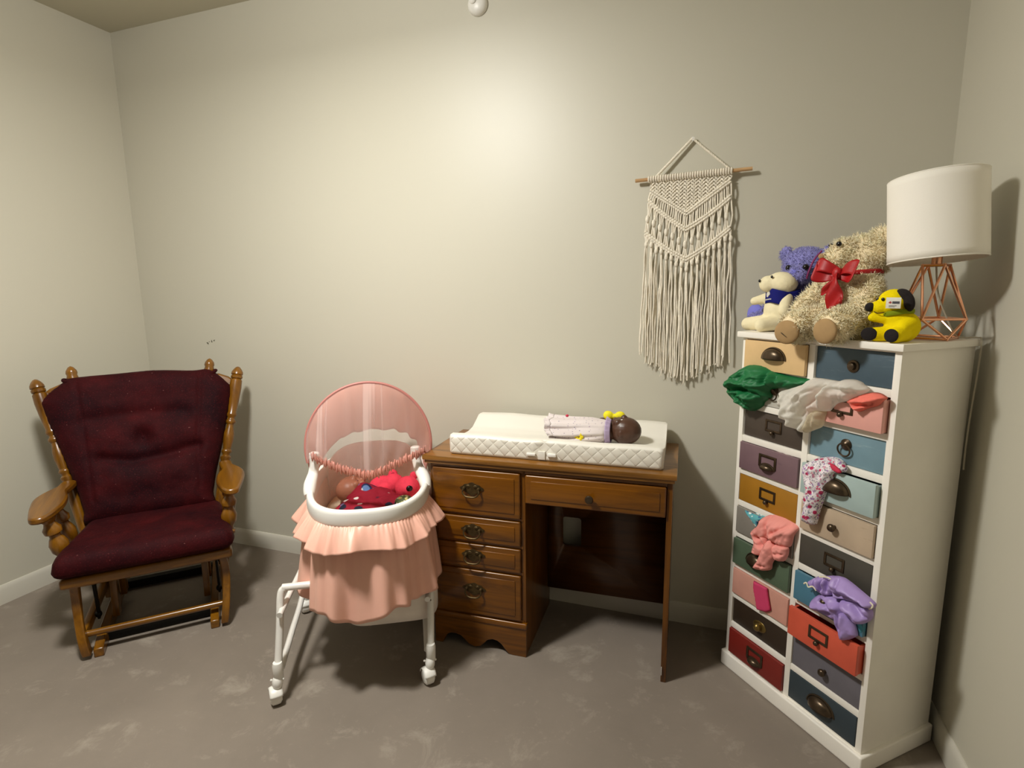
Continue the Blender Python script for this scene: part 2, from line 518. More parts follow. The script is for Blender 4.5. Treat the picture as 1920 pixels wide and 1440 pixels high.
def strands(obj, count, length, rad, mat, name, parent, seed=1, curl=.6, gravity=.3, region=None):
    """short tapered tufts growing out of a soft toy's surface"""
    dg = bpy.context.evaluated_depsgraph_get(); dg.update()
    ev = obj.evaluated_get(dg); me = ev.to_mesh(); me.calc_loop_triangles()
    rnd = random.Random(seed)
    V = [v.co.copy() for v in me.vertices]
    tris = [(t.vertices[0], t.vertices[1], t.vertices[2], t.normal.copy(), t.area) for t in me.loop_triangles]
    ev.to_mesh_clear()
    w = np.cumsum([t[4] for t in tris]); w /= w[-1]
    mb = MB(); vs = []; fs = []
    picks = np.searchsorted(w, np.random.RandomState(seed).rand(count))
    for ti in picks:
        a, b, c, nrm, _ = tris[min(int(ti), len(tris)-1)]
        r1, r2 = rnd.random(), rnd.random()
        if r1+r2 > 1: r1, r2 = 1-r1, 1-r2
        p = V[a]+(V[b]-V[a])*r1+(V[c]-V[a])*r2
        if region and not region(p): continue
        nv = noise.noise_vector(p*35)
        d = (nrm+nv*curl+V3((rnd.uniform(-.35, .35), rnd.uniform(-.35, .35), rnd.uniform(-.35, .35)))).normalized()
        L = length*rnd.uniform(.6, 1.25)
        side = d.cross(V3((rnd.uniform(-1, 1), rnd.uniform(-1, 1), rnd.uniform(-1, 1))))
        if side.length < 1e-4: continue
        side.normalize(); up = side.cross(d)
        q0 = p-nrm*.002; q1 = p+d*L*.5+up*L*.1; q2 = p+d*L*.85+up*L*.45*curl+V3((0, 0, -gravity*L))
        k = len(vs)
        for q, r in ((q0, rad), (q1, rad*.9)):
            vs += [q+side*r, q-side*r*.5+up*r*.8, q-side*r*.5-up*r*.8]
        vs.append(q2)
        fs += [(k, k+1, k+4, k+3), (k+1, k+2, k+5, k+4), (k+2, k, k+3, k+5), (k+3, k+4, k+6), (k+4, k+5, k+6), (k+5, k+3, k+6)]
    me2 = bpy.data.meshes.new(name); me2.from_pydata([tuple(v) for v in vs], [], fs); me2.materials.append(mat)
    me2.polygons.foreach_set('use_smooth', [True]*len(me2.polygons))
    o = bpy.data.objects.new(name, me2); C.objects.link(o); o.parent = parent
    return o

# ------------------------------------------------------------------ the room
XL, XR, ZC, YF, HB = -2.9196, .6994, 2.656, -3.7, .0854
def slab(name, lo, hi, mat): return struct(MB().box(lo, hi).build(name, mat))
slab('floor', (XL-.1, YF-.1, -.08), (XR+.1, .1, 0), M['floor'])
slab('ceiling', (XL-.1, YF-.1, ZC), (XR+.1, .1, ZC+.08), M['ceil'])
wb = slab('wall_back', (XL-.1, 0, 0), (XR+.1, .1, ZC), M['wall'])
slab('wall_left', (XL-.1, YF, 0), (XL, 0, ZC), M['wall'])
slab('wall_right', (XR, YF, 0), (XR+.1, 0, ZC), M['wall'])
def skirting(name, a, b, nrm):
    a = V3(a); b = V3(b); n = V3(nrm); t = .012
    prof = [(0, 0), (t, 0), (t, HB-.02), (t*.75, HB-.012), (t*.55, HB-.004), (t*.3, HB), (0, HB)]
    mb = MB(); vs = []; fs = []
    for p in (a, b):
        for d, z in prof: vs.append(p+n*d+V3((0, 0, z)))
    k = len(prof)
    for i in range(k): fs.append((i, (i+1) % k, k+(i+1) % k, k+i))
    fs += [tuple(range(k)), tuple(range(2*k-1, k-1, -1))]
    mb.faces(vs, fs); return struct(mb.build(name, M['trim'], ang=30))
skirting('baseboard_back', (XL, 0, 0), (XR, 0, 0), (0, -1, 0))
skirting('baseboard_left', (XL, YF, 0), (XL, 0, 0), (1, 0, 0))
skirting('baseboard_right', (XR, YF, 0), (XR, 0, 0), (-1, 0, 0))
# three small scuffs in the paint above the chair
mb = MB()
for x, z, a, s in ((-2.478, 1.098, .6, 1.2), (-2.449, 1.108, 1.3, 1.0), (-2.432, 1.113, -.6, .9), (-2.466, 1.106, .2, .5)):
    pl = []
    for k in range(7):
        t = 2*PI*k/7; r = .0045*s*(1+.35*math.sin(3*t+x*90))
        pl.append((r*1.5*math.cos(t), r*.8*math.sin(t)))
    mt = Matrix.Translation((x, 0, z)) @ Matrix.Rotation(a, 4, 'Y') @ Matrix.Rotation(PI/2, 4, 'X')
    mb.prism(pl, mt, .0008)
so = mb.build('scuff_mark', M['mark'], wb); lab(so, 'small dark scuffs in the paint')

# round fitting high on the back wall, cut by the top of the picture
t = thing('smoke_detector', 'white round fitting high on the wall at the top edge', 'smoke detector', (-.911, 0, 2.452))
MB().lathe([(.0, 0), (.040, 0), (.040, .010), (.036, .020), (.026, .027), (.0, .028)], (0, 0, 0), (0, -1, 0), 28).build('cover', M['white'], t)
MB().lathe([(.0, 0), (.014, 0), (.014, .006), (.010, .010), (0, .011)], (-.012, -.027, .010), (0, -1, 0), 18).build('sensor_button', M['white'], t)

# ------------------------------------------------------------------ glider rocking chair
def turned(mb, a, b, segs, n=14):
    """turned spindle from a to b; segs = (t, r)"""
    a = V3(a); b = V3(b); L = (b-a).length
    mb.lathe([(r, t*L) for t, r in segs], a, b-a, n)
chair = thing('glider_rocking_chair', 'honey oak glider rocking chair with maroon velvet cushions in the left corner', 'rocking chair',
              (-1.9905, -.7975, 0), math.radians(46.45))
xc = -.02
for sx in (-1, 1):
    # floor rail of the base
    mb = MB(); pr = [(0, 0), (0, .034), (.06, .05), (.2, .052), (.5, .052), (.62, .05), (.66, .034), (.66, 0)]
    mt = Matrix(((0, 0, 1, sx*.195-.016), (1, 0, 0, 0), (0, 1, 0, 0), (0, 0, 0, 1)))
    mb.prism(pr, mt, .032); mb.build('base_rail', M['oaky'], chair, bevel=.004)
    # upright of the base
    mb = MB()
    mb.box((sx*.165-.012, .20, .045), (sx*.165+.012, .25, .25), .004, Matrix.Rotation(-.12, 3, 'X'), (sx*.165, .22, .045))
    mb.box((sx*.165-.012, .40, .045), (sx*.165+.012, .45, .25), .004, Matrix.Rotation(.12, 3, 'X'), (sx*.165, .42, .045))
    mb.box((sx*.165-.013, .20, .225), (sx*.165+.013, .45, .262), .004)
    mb.build('base_upright', M['oak'], chair)
    # swing links
    for y in (.17, .47):
        mb = MB().box((sx*.215-.005, y-.013, .07), (sx*.215+.005, y+.013, .25), .003, Matrix.Rotation(.1 if y < .3 else -.1, 3, 'X'))
        mb.ell((sx*.215, y+(.012 if y > .3 else -.012), .235), (.012, .014, .014)).ell((sx*.215, y, .09), (.012, .014, .014))
        mb.build('swing_link', M['blackmetal'], chair)
    # curved hanging legs of the seat frame (front and rear)
    for y0, dr in ((.03, 1), (.46, -1)):
        mb = MB(); pts = []
        for k in range(15):
            q = k/14; z = .30-.285*q
            wob = .022*math.sin(q*PI*1.7)*dr
            w = .017+.005*math.cos(q*PI*2)
            pts.append((y0+wob-w*.9, y0+wob+w*.9, z))
        poly = [(p[0], p[2]) for p in pts]+[(p[1], p[2]) for p in reversed(pts)]
        bulge = .243
        mt = Matrix(((0, 0, 1, sx*bulge-.014), (1, 0, 0, 0), (0, 1, 0, 0), (0, 0, 0, 1)))
        mb.prism(poly, mt, .028)
        for v in mb.bm.verts:   # slight sideways S as on the real boards
            v.co.x += sx*.012*math.sin((.30-v.co.z)/.285*PI*1.1+.4)-sx*.004
        mb.build('hanging_leg', M['oak'], chair, bevel=.004)
    mb = MB().box((sx*.243-.012, .03, .06), (sx*.243+.012, .47, .098), .005); mb.build('side_stretcher', M['oaky'], chair)
MB().box((-.21, .10, .008), (.21, .135, .045), .003).box((-.21, .52, .008), (.21, .555, .045), .003).build('base_stretcher', M['blackmetal'], chair)
MB().tube([(-.238, .04, .083), (.238, .04, .083)], .0125, 12).build('foot_rail', M['oakx'], chair)
MB().box((-.165, .30, .175), (.165, .335, .20), .006).build('under_rail', M['oakx'], chair)
MB().box((-.17, .42, .225), (.17, .45, .255), .004).tube([(-.08, .2, .245), (.05, .2, .25)], .008, 8).build('cross_bar', M['blackmetal'], chair)
# seat frame
mb = MB(); mb.box((-.283, -.002, .29), (.283, .042, .33), .012, seg=3)
mb.build('seat_rail', M['oakx'], chair)
mb = MB()
for sx in (-1, 1): mb.box((sx*.262-.018, .035, .288), (sx*.262+.018, .50, .328), .006, Matrix.Rotation(sx*.06, 3, 'Z'), (sx*.262, .035, .3))
mb.box((-.24, .47, .288), (.24, .505, .328), .006)
for y in (.1, .2, .3, .4): mb.box((-.255, y, .31), (.255, y+.05, .325), .003)
mb.build('seat_frame', M['oaky'], chair)
# seat cushion: rounded trapezoid lying flat
so_ = [(-.24, -.026), (-.285, -.016), (-.299, .03), (-.292, .12), (-.272, .26), (-.255, .40), (-.235, .455), (-.15, .468), (.0, .47), (.15, .468), (.235, .455), (.255, .40), (.272, .26), (.292, .12), (.299, .03), (.285, -.016), (.24, -.026), (0, -.03)]
sc = puffy('seat_cushion', so_, .06, M['velvet'], chair, soft=.05, folds=[([(-.2, .42), (.2, .42)], -.01, .05), ([(-.15, .12), (.15, .12)], .008, .07), ([(0, .22), (0, .222)], -.006, .05)], res=.009, back=.5, namp=.003, nsc=16, seed=21,
            xf=Matrix(((1, 0, 0, xc*.2), (0, 0, 1, 0), (0, -1, 0, .362), (0, 0, 0, 1))))
lab(sc, 'maroon velvet seat cushion')
# back posts and their slope
A0 = V3((0, .43, .33)); A1 = V3((0, .60, .99))
bd = (V3((0, .60, 1.0))-V3((0, .40, .43))).normalized()
bn = V3((0, -bd.z, bd.y))
post = [(0, .019), (.12, .021), (.30, .021), (.36, .0195), (.375, .024), (.385, .024), (.395, .017), (.405, .017), (.415, .023), (.425, .023), (.435, .018),
        (.50, .024), (.54, .0235), (.58, .017), (.60, .016), (.612, .023), (.625, .023), (.637, .016), (.648, .016), (.66, .023), (.672, .023), (.684, .019), (.76, .024), (.85, .0275), (.905, .026), (.912, .02),
        (.918, .0255), (.932, .0265), (.938, .022), (.945, .0265), (.96, .0255), (.98, .018), (.995, .009), (1.0, .0)]
for sx in (-1, 1):
    mb = MB(); turned(mb, (xc+sx*.247, .405, .33), (xc+sx*.392, .605, 1.0), post, 16)
    mb.build('back_post', M['oak'], chair)
    mb = MB(); fin = [(0, .014), (.86, .014), (.90, .02), (.925, .022), (.94, .019), (.955, .022), (.97, .02), (.99, .011), (1, 0)]
    turned(mb, (xc+sx*.19, .46, .36), (xc+sx*.272, .64, 1.045), fin, 14)
    mb.build('back_spindle', M['oak'], chair)
# crest rail between the posts
pts = [(-.375, .93), (-.345, .955), (-.305, .972), (-.26, .968), (-.1, .985), (.0, .99), (.1, .985), (.26, .968), (.305, .972), (.345, .955), (.375, .93)]
poly = [(x, z) for x, z in pts]+[(x, z-.06) for x, z in reversed(pts)]
mt = Matrix(((1, 0, 0, xc), (0, .331, .944, .29), (0, .944, -.331, .052), (0, 0, 0, 1)))
mb = MB(); vs = []
mt = Matrix.Translation((xc, 0, 0)) @ Matrix(((1, 0, 0, 0), (0, 0, 1, .605), (0, 1, 0, 0), (0, 0, 0, 1)))
mb.prism(poly, mt, .022)
for v in mb.bm.verts: v.co.y += (v.co.z-.95)*.35-.012
mb.build('crest_rail', M['oakx'], chair, bevel=.006)
# back cushion on the sloped plane
xf = Matrix(((1, 0, 0, xc-.005), (0, -bn.y, bd.y, .415), (0, -bn.z, bd.z, .428), (0, 0, 0, 1)))
H = .60
outl = [(-.225, -.045), (-.245, .02), (-.262, .10), (-.295, .22), (-.33, .34), (-.365, .46), (-.372, .50), (-.335, .545), (-.29, .583), (-.262, .60), (-.1, .607), (.05, .612), (.2, .60), (.262, .602), (.30, .578), (.335, .54), (.358, .505), (.355, .46), (.325, .34), (.295, .22), (.262, .10), (.245, .02), (.228, -.045), (0, -.05)]
folds = [([(-.01, .30), (-.01, .302)], -.030, .035), ([(-.16, .225), (-.05, .20), (.08, .215), (.2, .24)], -.018, .022), ([(-.2, .40), (-.03, .41), (.16, .40)], -.014, .03),
         ([(.195, .05), (.205, .3), (.235, .58)], -.007, .008), ([(-.20, .05), (-.215, .3), (-.24, .58)], -.007, .008), ([(-.15, .30), (-.05, .30)], .006, .05), ([(.05, .30), (.16, .31)], .008, .05), ([(-.1, .12), (.12, .13)], .012, .05)]
bc = puffy('back_cushion', outl, .06, M['velvet'], chair, soft=.08, folds=folds, res=.008, back=.35, namp=.003, nsc=14, xf=xf)
lab(bc, 'tufted maroon velvet back cushion')
mb = MB(); mb.ell(xf @ V3((-.01, -.033, .30)), (.008, .005, .008)); mb.build('tuft_button', M['velvet'], chair)
# ties at the top corners of the cushion
for sx in (-1, 1):
    c = V3((xc+sx*.27, .60, .985))
    MB().tube([c+V3((.024*math.cos(a), .026*math.sin(a), .004*math.cos(2*a))) for a in np.linspace(0, 2*PI, 15)[:-1]], .008, 7, closed=True).build('cushion_tie', M['velvet'], chair)
# arms
for sx in (-1, 1):
    out = [(.315, .44), (.325, .38), (.352, .32), (.368, .25), (.362, .17), (.348, .09), (.338, .055), (.315, .045), (.292, .055), (.272, .10), (.258, .17), (.262, .25), (.278, .32), (.272, .38), (.27, .44)]
    P2 = [(p.x, p.y) for p in bez([(x, y, 0) for x, y in out], 4, True)]
    if sx < 0: P2 = [(-x, y) for x, y in P2]
    mb = MB(); mb.prism([(x+xc*.7, y) for x, y in P2], Matrix.Translation((0, 0, .548)), .026)
    for v in mb.bm.verts: v.co.z += (v.co.y-.2)*.07+.006*math.cos((v.co.y-.15)*9)-.004
    mb.build('armrest', M['oaky'], chair, bevel=.007)
    for yb, yt, rr in ((.13, .115, 1.0), (.27, .245, .9)):
        sp = [(0, .016), (.08, .02), (.12, .02), (.15, .026), (.19, .026), (.22, .018), (.28, .018), (.36, .029), (.48, .031), (.56, .024), (.60, .018), (.64, .018), (.67, .028), (.74, .03), (.79, .022), (.84, .018), (.9, .026), (.96, .027), (1, .024)]
        mb = MB(); turned(mb, (sx*.272, yb, .315), (sx*.305+xc*.7, yt, .556), [(a, r*rr) for a, r in sp], 16)
        mb.build('arm_spindle', M['oak'], chair)

# ------------------------------------------------------------------ bassinet
bas = thing('bassinet', 'white framed bassinet with ruffled pink satin skirt and sheer net canopy', 'bassinet', (-1.0975, -.7855, 0), math.radians(29.985))
BX, BY, BA, BB, RZ = .070, .345, .208, .365, .632
def off_desk(x, y, z):
    """cloth is pressed aside where it meets the desk pedestal"""
    wx = -1.0975+.86616*x-.49976*y; wy = -.7855+.49976*x+.86616*y
    dx = wx+.9756; dy = wy+.4581
    px = .99913*dx+.04169*dy; py = -.04169*dx+.99913*dy
    lx, ly = (.010, .004) if z < .727 else (-.012, -.006)
    if px > lx and py > ly:
        if px-lx < py-ly: px = lx
        else: py = ly
        dx = .99913*px-.04169*py; dy = .04169*px+.99913*py
        wx = dx-.9756+1.0975; wy = dy-.4581+.7855
        x = .86616*wx+.49976*wy; y = -.49976*wx+.86616*wy
    return (x, y, z)
def sup(t, a=BA, b=BB, n=2.7, cx=BX, cy=BY):
    c, s = math.cos(t), math.sin(t)
    return (cx+math.copysign(abs(c)**(2/n), c)*a, cy+math.copysign(abs(s)**(2/n), s)*b)
def rimsec(u, v):
    t = 2*PI*u; x, y = sup(t); nx, ny = math.cos(t), math.sin(t)
    k = 2*PI*v; n = 3.2
    c, s = math.cos(k), math.sin(k)
    o = math.copysign(abs(c)**(2/n), c)*.0135; h = math.copysign(abs(s)**(2/n), s)*.029
    return (x+nx*o, y+ny*o, RZ+h)
MB().grid(rimsec, 96, 16, True, True).build('rim', M['white'], bas, ang=180)
# cradle liner (inside wall) and mattress
def liner(u, v):
    t = 2*PI*u; x, y = sup(t)
    k = .985-.10*v
    w = .003*math.sin(t*40)*math.sin(v*PI)
    return (BX+(x-BX)*(k+w), BY+(y-BY)*(k+w), RZ+.012-.26*v)
MB().grid(liner, 120, 12, True).build('liner', M['pinkliner'], bas, ang=180, solid=.004)
def mat_(u, v):
    t = 2*PI*u; x, y = sup(t)
    if v < .5: r = .90*(v/.5); z = .508+.006*math.cos(v*PI)
    else: r = .90; z = .508-.06*(v-.5)
    return (BX+(x-BX)*r, BY+(y-BY)*r, z)
MB().grid(mat_, 64, 14, True).build('mattress', M['mattress'], bas, ang=180)
# quilted head end of the liner, higher than the rim
def headq(u, v):
    t = PI*(.12+.76*u); x, y = sup(t, BA*.95, BB*.95)
    q = .004*abs(math.sin(v*9))*abs(math.sin(u*26))
    return (BX+(x-BX)*(1-q*3), BY+(y-BY)*(1-q*3), .50+.20*v*(1-.25*abs(2*u-1)**3)+.0)
MB().grid(headq, 70, 30).build('head_liner', M['whitemat'], bas, ang=180, solid=.006)
# long skirt
rnd = random.Random(4)
ph = [rnd.uniform(0, 6.28) for _ in range(6)]
def fold(t): return (.65*math.sin(t*9+ph[0])+.5*math.sin(t*16+ph[1])+.3*math.sin(t*27+ph[2]))
def skirt(u, v):
    t = 2*PI*u; x, y = sup(t, BA+.004, BB-.002)
    nx, ny = math.cos(t), math.sin(t)
    hem = .305+.012*math.sin(t*5+1.0)+.011*math.sin(t*9+ph[3])+.004*fold(t)
    if -1.1 < math.atan2(math.sin(t), math.cos(t)) < -.15: hem += .02
    z = .61+(hem-.61)*v
    o = .004+.044*v**.7+.020*v*fold(t)+.0025*math.sin(t*90)*(1-v)**3
    return off_desk(x+nx*o, y+ny*o, z)
MB().grid(skirt, 360, 26, True).build('skirt', M['satin'], bas, ang=180, solid=.0015)
def ruff(u, v):
    t = 2*PI*u; x, y = sup(t, BA+.002, BB+.002)
    nx, ny = math.cos(t), math.sin(t)
    f = .65*math.sin(t*14+ph[4])+.5*math.sin(t*23+ph[5])+.3*math.sin(t*41)
    hem = .536+.008*math.sin(t*7)+.006*f
    z = .612+(hem-.612)*v
    o = .002+.056*v**.75+.014*v*f+.003*math.sin(t*110)*(1-v)**2
    return off_desk(x+nx*o, y+ny*o, z)
MB().grid(ruff, 480, 14, True).build('ruffle', M['satin'], bas, ang=180, solid=.0015)
# storage tray under the cradle
mb = MB()
def tray(u, v):
    t = 2*PI*u; x, y = sup(t, .165, .30, 6, .138, .36)
    return (x, y, .203+.12*v)
mb.grid(tray, 64, 4, True); mb.faces([(.138+math.cos(2*PI*k/64)*0+(sup(2*PI*k/64, .165, .30, 6, .138, .36)[0]-.138), sup(2*PI*k/64, .165, .30, 6, .138, .36)[1], .203) for k in range(64)], [tuple(range(64))])
mb.build('storage_tray', M['whitemat'], bas, solid=.003)
# legs: a bent tube frame at each end, cross braces, casters
for y0, lean in ((.0, .07), (.55, -.03)):
    pts = bez([(-.237, y0, .115), (-.230, y0+lean*.6, .25), (-.226, y0+lean, .345), (-.212, y0+lean*1.1, .364), (-.18, y0+lean*1.1, .368), (.22, y0+lean*1.1, .368), (.262, y0+lean*1.1, .364), (.276, y0+lean, .345), (.272, y0+lean*.6, .25), (.266, y0, .115)], 8)
    MB().tube(pts, .0125, 12).build('leg_frame', M['whitemetal'], bas)
    for x in (-.2265, .2705):
        for z in (.325, .285): MB().ell((x+.001, y0+lean*(.95 if z > .3 else .75)-.0125, z), (.004, .002, .004), u=10, v=6).build('rivet', M['bronze'], bas)
for sx, x in ((-1, -.223), (1, .262)):
    MB().tube(bez([(x-.008, .02, .11), (x-.008, .2, .125), (x-.003, .36, .15), (x, .50, .21), (x+.005, .58, .30)], 8), .011, 10).build('side_brace', M['whitemetal'], bas)
    MB().tube(bez([(x, .02, .30), (x+.01, .14, .31), (x+.03, .30, .335), (x+.05, .45, .37)], 8), .010, 10).build('swing_arm', M['whitemetal'], bas)
    for y0 in (.0, .55):
        lx = -.237 if sx < 0 else .266
        t2 = MB()
        t2.lathe([(.0125, 0), (.016, .004), (.017, .05), (.0145, .06)], (lx, y0, .085), (0, 0, 1), 14)
        t2.ell((lx-.004, y0-.003, .075), (.017, .02, .026))
        c = t2.build('caster_socket', M['white'], bas)
        for dx in (-.019, .019):
            MB().ell((lx+dx-.004, y0-.004, .085), (.004, .004, .004), u=8, v=6).build('socket_pin', M['white'], c)
        w = MB()
        w.lathe([(.0, -.018), (.02, -.018), (.028, -.012), (.029, 0), (.028, .012), (.02, .018), (0, .018)], (lx-.012, y0-.006, .029), (1, .35, 0), 22)
        w.build('caster_wheel', M['white'], bas)
        hd = MB()
        def hood(u, v, lx=lx, y0=y0):
            a = PI*(.05+.85*u); k = (v-.5)*2
            d = V3((1, .35, 0)).normalized(); e = V3((-.35, 1, 0)).normalized()
            rr = .0325*(1-.12*k*k)
            p = V3((lx-.012, y0-.006, .029))+e*(math.cos(a)*rr)+V3((0, 0, math.sin(a)*rr))+d*(k*.02)
            return p
        hd.grid(hood, 14, 7).build('caster_hood', M['white'], bas, solid=.002)
# hinge posts carrying the canopy
for sx in (-1, 1):
    x = BX+sx*(.206 if sx < 0 else .184)
    xb = BX+sx*.206
    mb = MB(); mb.tube(bez([(xb, .20, .640), (xb*.7+x*.3, .235, .668), (x*.8+xb*.2-sx*.006, .27, .695), (x-sx*.012, .285, .735)], 6), [.016, .018, .020, .021, .022, .0225, .023, .0225, .022, .0215, .021, .0205, .0195, .0185, .018, .0175, .017, .017, .017][:19], 14)
    mb.lathe([(.015, 0), (.019, .003), (.019, .045), (.014, .05)], (x-sx*.012, .287, .725), (0, .1, 1), 14)
    mb.build('hinge_post', M['white'], bas)
    MB().tube([(xb*.8+x*.2+.0185*math.cos(a), .222+.006*math.sin(a), .654+.0185*math.sin(a)) for a in np.linspace(0, 2*PI, 17)[:-1]], .0016, 5, closed=True).build('post_piping', M['hoop'], bas)
# canopy hoop + cloth + net
HC = V3((.073, .30, .79)); HR = .228
def hoop_pt(a): return HC+V3((HR*math.cos(a), .04*math.sin(a), HR*math.sin(a)))
a0, a1 = math.radians(-14), math.radians(194)
hp = [hoop_pt(a0+(a1-a0)*k/60) for k in range(61)]
MB().tube(hp, .0055, 8).build('canopy_hoop', M['hoop'], bas)
def can(u, v):
    a = a0+(a1-a0)*u; p = hoop_pt(a)
    # rear end: back half of the rim
    tt = PI*u; x, y = sup(tt, BA*.99, BB*.99); q = V3((x, max(y, .34), .655+.05*math.sin(tt)))
    m = p.lerp(q, v)
    bul = math.sin(v*PI*.85)*.11*math.sin(max(0, min(1, u))*PI)**.8
    m += V3((0, .35*bul, bul*.75))
    f = .0035*math.sin(u*60+2*v)*v+.004*math.sin(u*23)*math.sin(v*PI)
    return m+V3((f, f, f))
MB().grid(can, 120, 30).build('canopy', M['canopy'], bas, ang=180, solid=.001)
def hem_pt(u):   # the net's gathered lower edge
    k = [(.281, .255, .772), (.232, .238, .752), (.165, .222, .730), (.115, .205, .711), (.071, .2, .703), (.02, .208, .715), (-.03, .222, .728), (-.085, .238, .752), (-.129, .255, .772)]
    pp = bez(k, 10); i = u*(len(pp)-1); j = min(int(i), len(pp)-2)
    return pp[j].lerp(pp[j+1], i-j)
def net(u, v):
    p = hoop_pt(a0+(a1-a0)*u)-V3((0, .002, 0)); q = hem_pt(u)
    m = p.lerp(q, v); b = math.sin(v*PI)*.03
    f = .006*math.sin(u*50)*v*(1-v*.4)
    return m+V3((f*.5, -b+f, 0))
MB().grid(net, 120, 24).build('net', M['net'], bas, ang=180)
hpn = [hem_pt(k/220) for k in range(221)]
mb = MB()
def gath(u, v):
    p = hem_pt(u); k = 2*PI*v
    r = .0095+.0026*math.sin(u*190+2*math.sin(u*17))+.0018*math.sin(u*377+1)
    return p+V3((.003*math.sin(k)*math.sin(u*60), math.cos(k)*r*.8, math.sin(k)*r*1.55+.0015*math.sin(u*120)))
mb.grid(gath, 560, 12, False, True).build('gathered_hem', M['satindark'], bas, ang=180)

# doll in the bassinet
BASROT = Matrix.Rotation(math.radians(29.985), 4, 'Z')
def bw(x, y, z): return V3((-1.0975, -.7855, 0))+BASROT @ V3((x, y, z))
def face(parent, c, fwd, up, r, skin):
    """small doll face on a head of radius r: sleeping eyes, lips"""
    f = V3(fwd).normalized(); u = V3(up); u = (u-f*u.dot(f)).normalized(); sd = u.cross(f)
    c = V3(c)
    for k in (-1, 1):
        e = c+f*r*.86+sd*k*r*.36+u*r*.05
        ey = MB(); ey.ell(e, (r*.13,)*3, u=12, v=8); ey.build('eye', M['eyewhite'], parent)
        MB().ell(e+f*r*.08, (r*.075,)*3, u=10, v=7).build('iris', M['black'], parent)
    l = c+f*r*.90-u*r*.42
    MB().tube([l-sd*r*.2-f*r*.05, l, l+sd*r*.2-f*r*.05], [r*.03, r*.07, r*.03], 8).build('lips', M['lip'], parent)
d2 = thing('baby_doll', 'brown baby doll swaddled in crimson printed blanket inside the bassinet', 'doll', bw(.03, .40, .512), math.radians(29.985))
def l2(x, y, z): return V3((x-.03, y-.40, z-.512))
mb = MB()
hc = l2(-.018, .452, .565)
mb.ell(hc, (.060, .062, .054)); mb.ell(hc+V3((-.006, -.02, .004)), (.054, .05, .05))
fw2 = V3((.12, -.25, .95)).normalized(); up2 = V3((-.8, .45, .1))
u2 = (up2-fw2*up2.dot(fw2)).normalized(); s2 = u2.cross(fw2)
mb.ell(hc+fw2*.056-u2*.006, (.010, .010, .010)); mb.ell(hc+fw2*.045-u2*.03+s2*.02, (.016,)*3); mb.ell(hc+fw2*.045-u2*.03-s2*.02, (.016,)*3); mb.ell(hc+fw2*.046-u2*.045, .014)
for k in (-1, 1): mb.ell(hc+s2*.056*k-fw2*.002, (.010, .012, .014))
mb.limb(hc+V3((.02, -.02, -.005)), l2(.07, .38, .545), .03, .038); mb.ell(l2(.10, .36, .545), (.08, .05, .03))
mb.build('body', M['skin_mid'], d2, ang=180, remesh=.0035, smooth=5)
face(d2, hc, fw2, u2, .056, M['skin_mid'])
# blanket: overlapping swaddle folds
mb = MB()
def swad(c, r, rz, ry=0):
    mb.ell(l2(*c), r, Matrix.Rotation(rz, 3, 'Z') @ Matrix.Rotation(ry, 3, 'Y'), 24, 14)
swad((.07, .375, .545), (.105, .065, .048), -.25, .05); swad((.01, .32, .535), (.085, .06, .04), .35, -.1); swad((.115, .315, .54), (.10, .05, .038), .0, -.05)
swad((.06, .27, .535), (.12, .05, .035), .1); swad((.145, .335, .54), (.05, .05, .038), .3); swad((.04, .40, .56), (.06, .045, .045), -.6, .25); swad((.12, .24, .53), (.10, .05, .03), 0)
bl = mb.build('blanket', M['blanket'], d2, ang=180, remesh=.005, smooth=3)
dm = bl.modifiers.new('crease', 'DISPLACE'); tx = bpy.data.textures.new('crease', 'CLOUDS'); tx.noise_scale = .035; dm.texture = tx; dm.strength = .012; dm.mid_level = .5
lab(bl, 'crimson blanket printed with blue, black and white shapes')
bk = MB(); bk.ell(l2(.190, .275, .568), (.036, .026, .02), Matrix.Rotation(.5, 3, 'Z'))
g_ = bk.build('blanket_corner', dots('camouflage_cloth', '#5e6a4a', [('#d6cf86', 60, .4), ('#33382a', 55, .33), ('#e4e0d0', 80, .25)], 30, .3), d2, ang=180, sub=1); lab(g_, 'green and yellow patterned blanket corner')
# hot pink plush
pk = thing('plush_toy', 'hot pink plush toy with black nose beside the swaddled doll', 'plush toy', bw(.16, .45, .512), math.radians(29.985))
def l3(x, y, z): return V3((x-.16, y-.45, z-.512))
mb = MB()
mb.ell(l3(.105, .50, .552), (.06, .05, .045)).ell(l3(.15, .48, .566), (.045, .04, .042)).ell(l3(.205, .405, .572), (.050, .048, .048)).ell(l3(.210, .378, .578), (.032, .030, .030))
mb.ell(l3(.146, .505, .600), (.020, .014, .022)).ell(l3(.232, .455, .605), (.018, .013, .018)).limb(l3(.12, .47, .55), l3(.10, .42, .555), .028, .022)
mb.build('body', M['hotplush'], pk, ang=180, remesh=.004, smooth=4)
MB().ell(l3(.213, .350, .588), (.013, .009, .012)).build('nose', M['black'], pk)
MB().ell(l3(.146, .492, .602), (.010, .004, .012)).build('inner_ear', M['redbit'], pk)

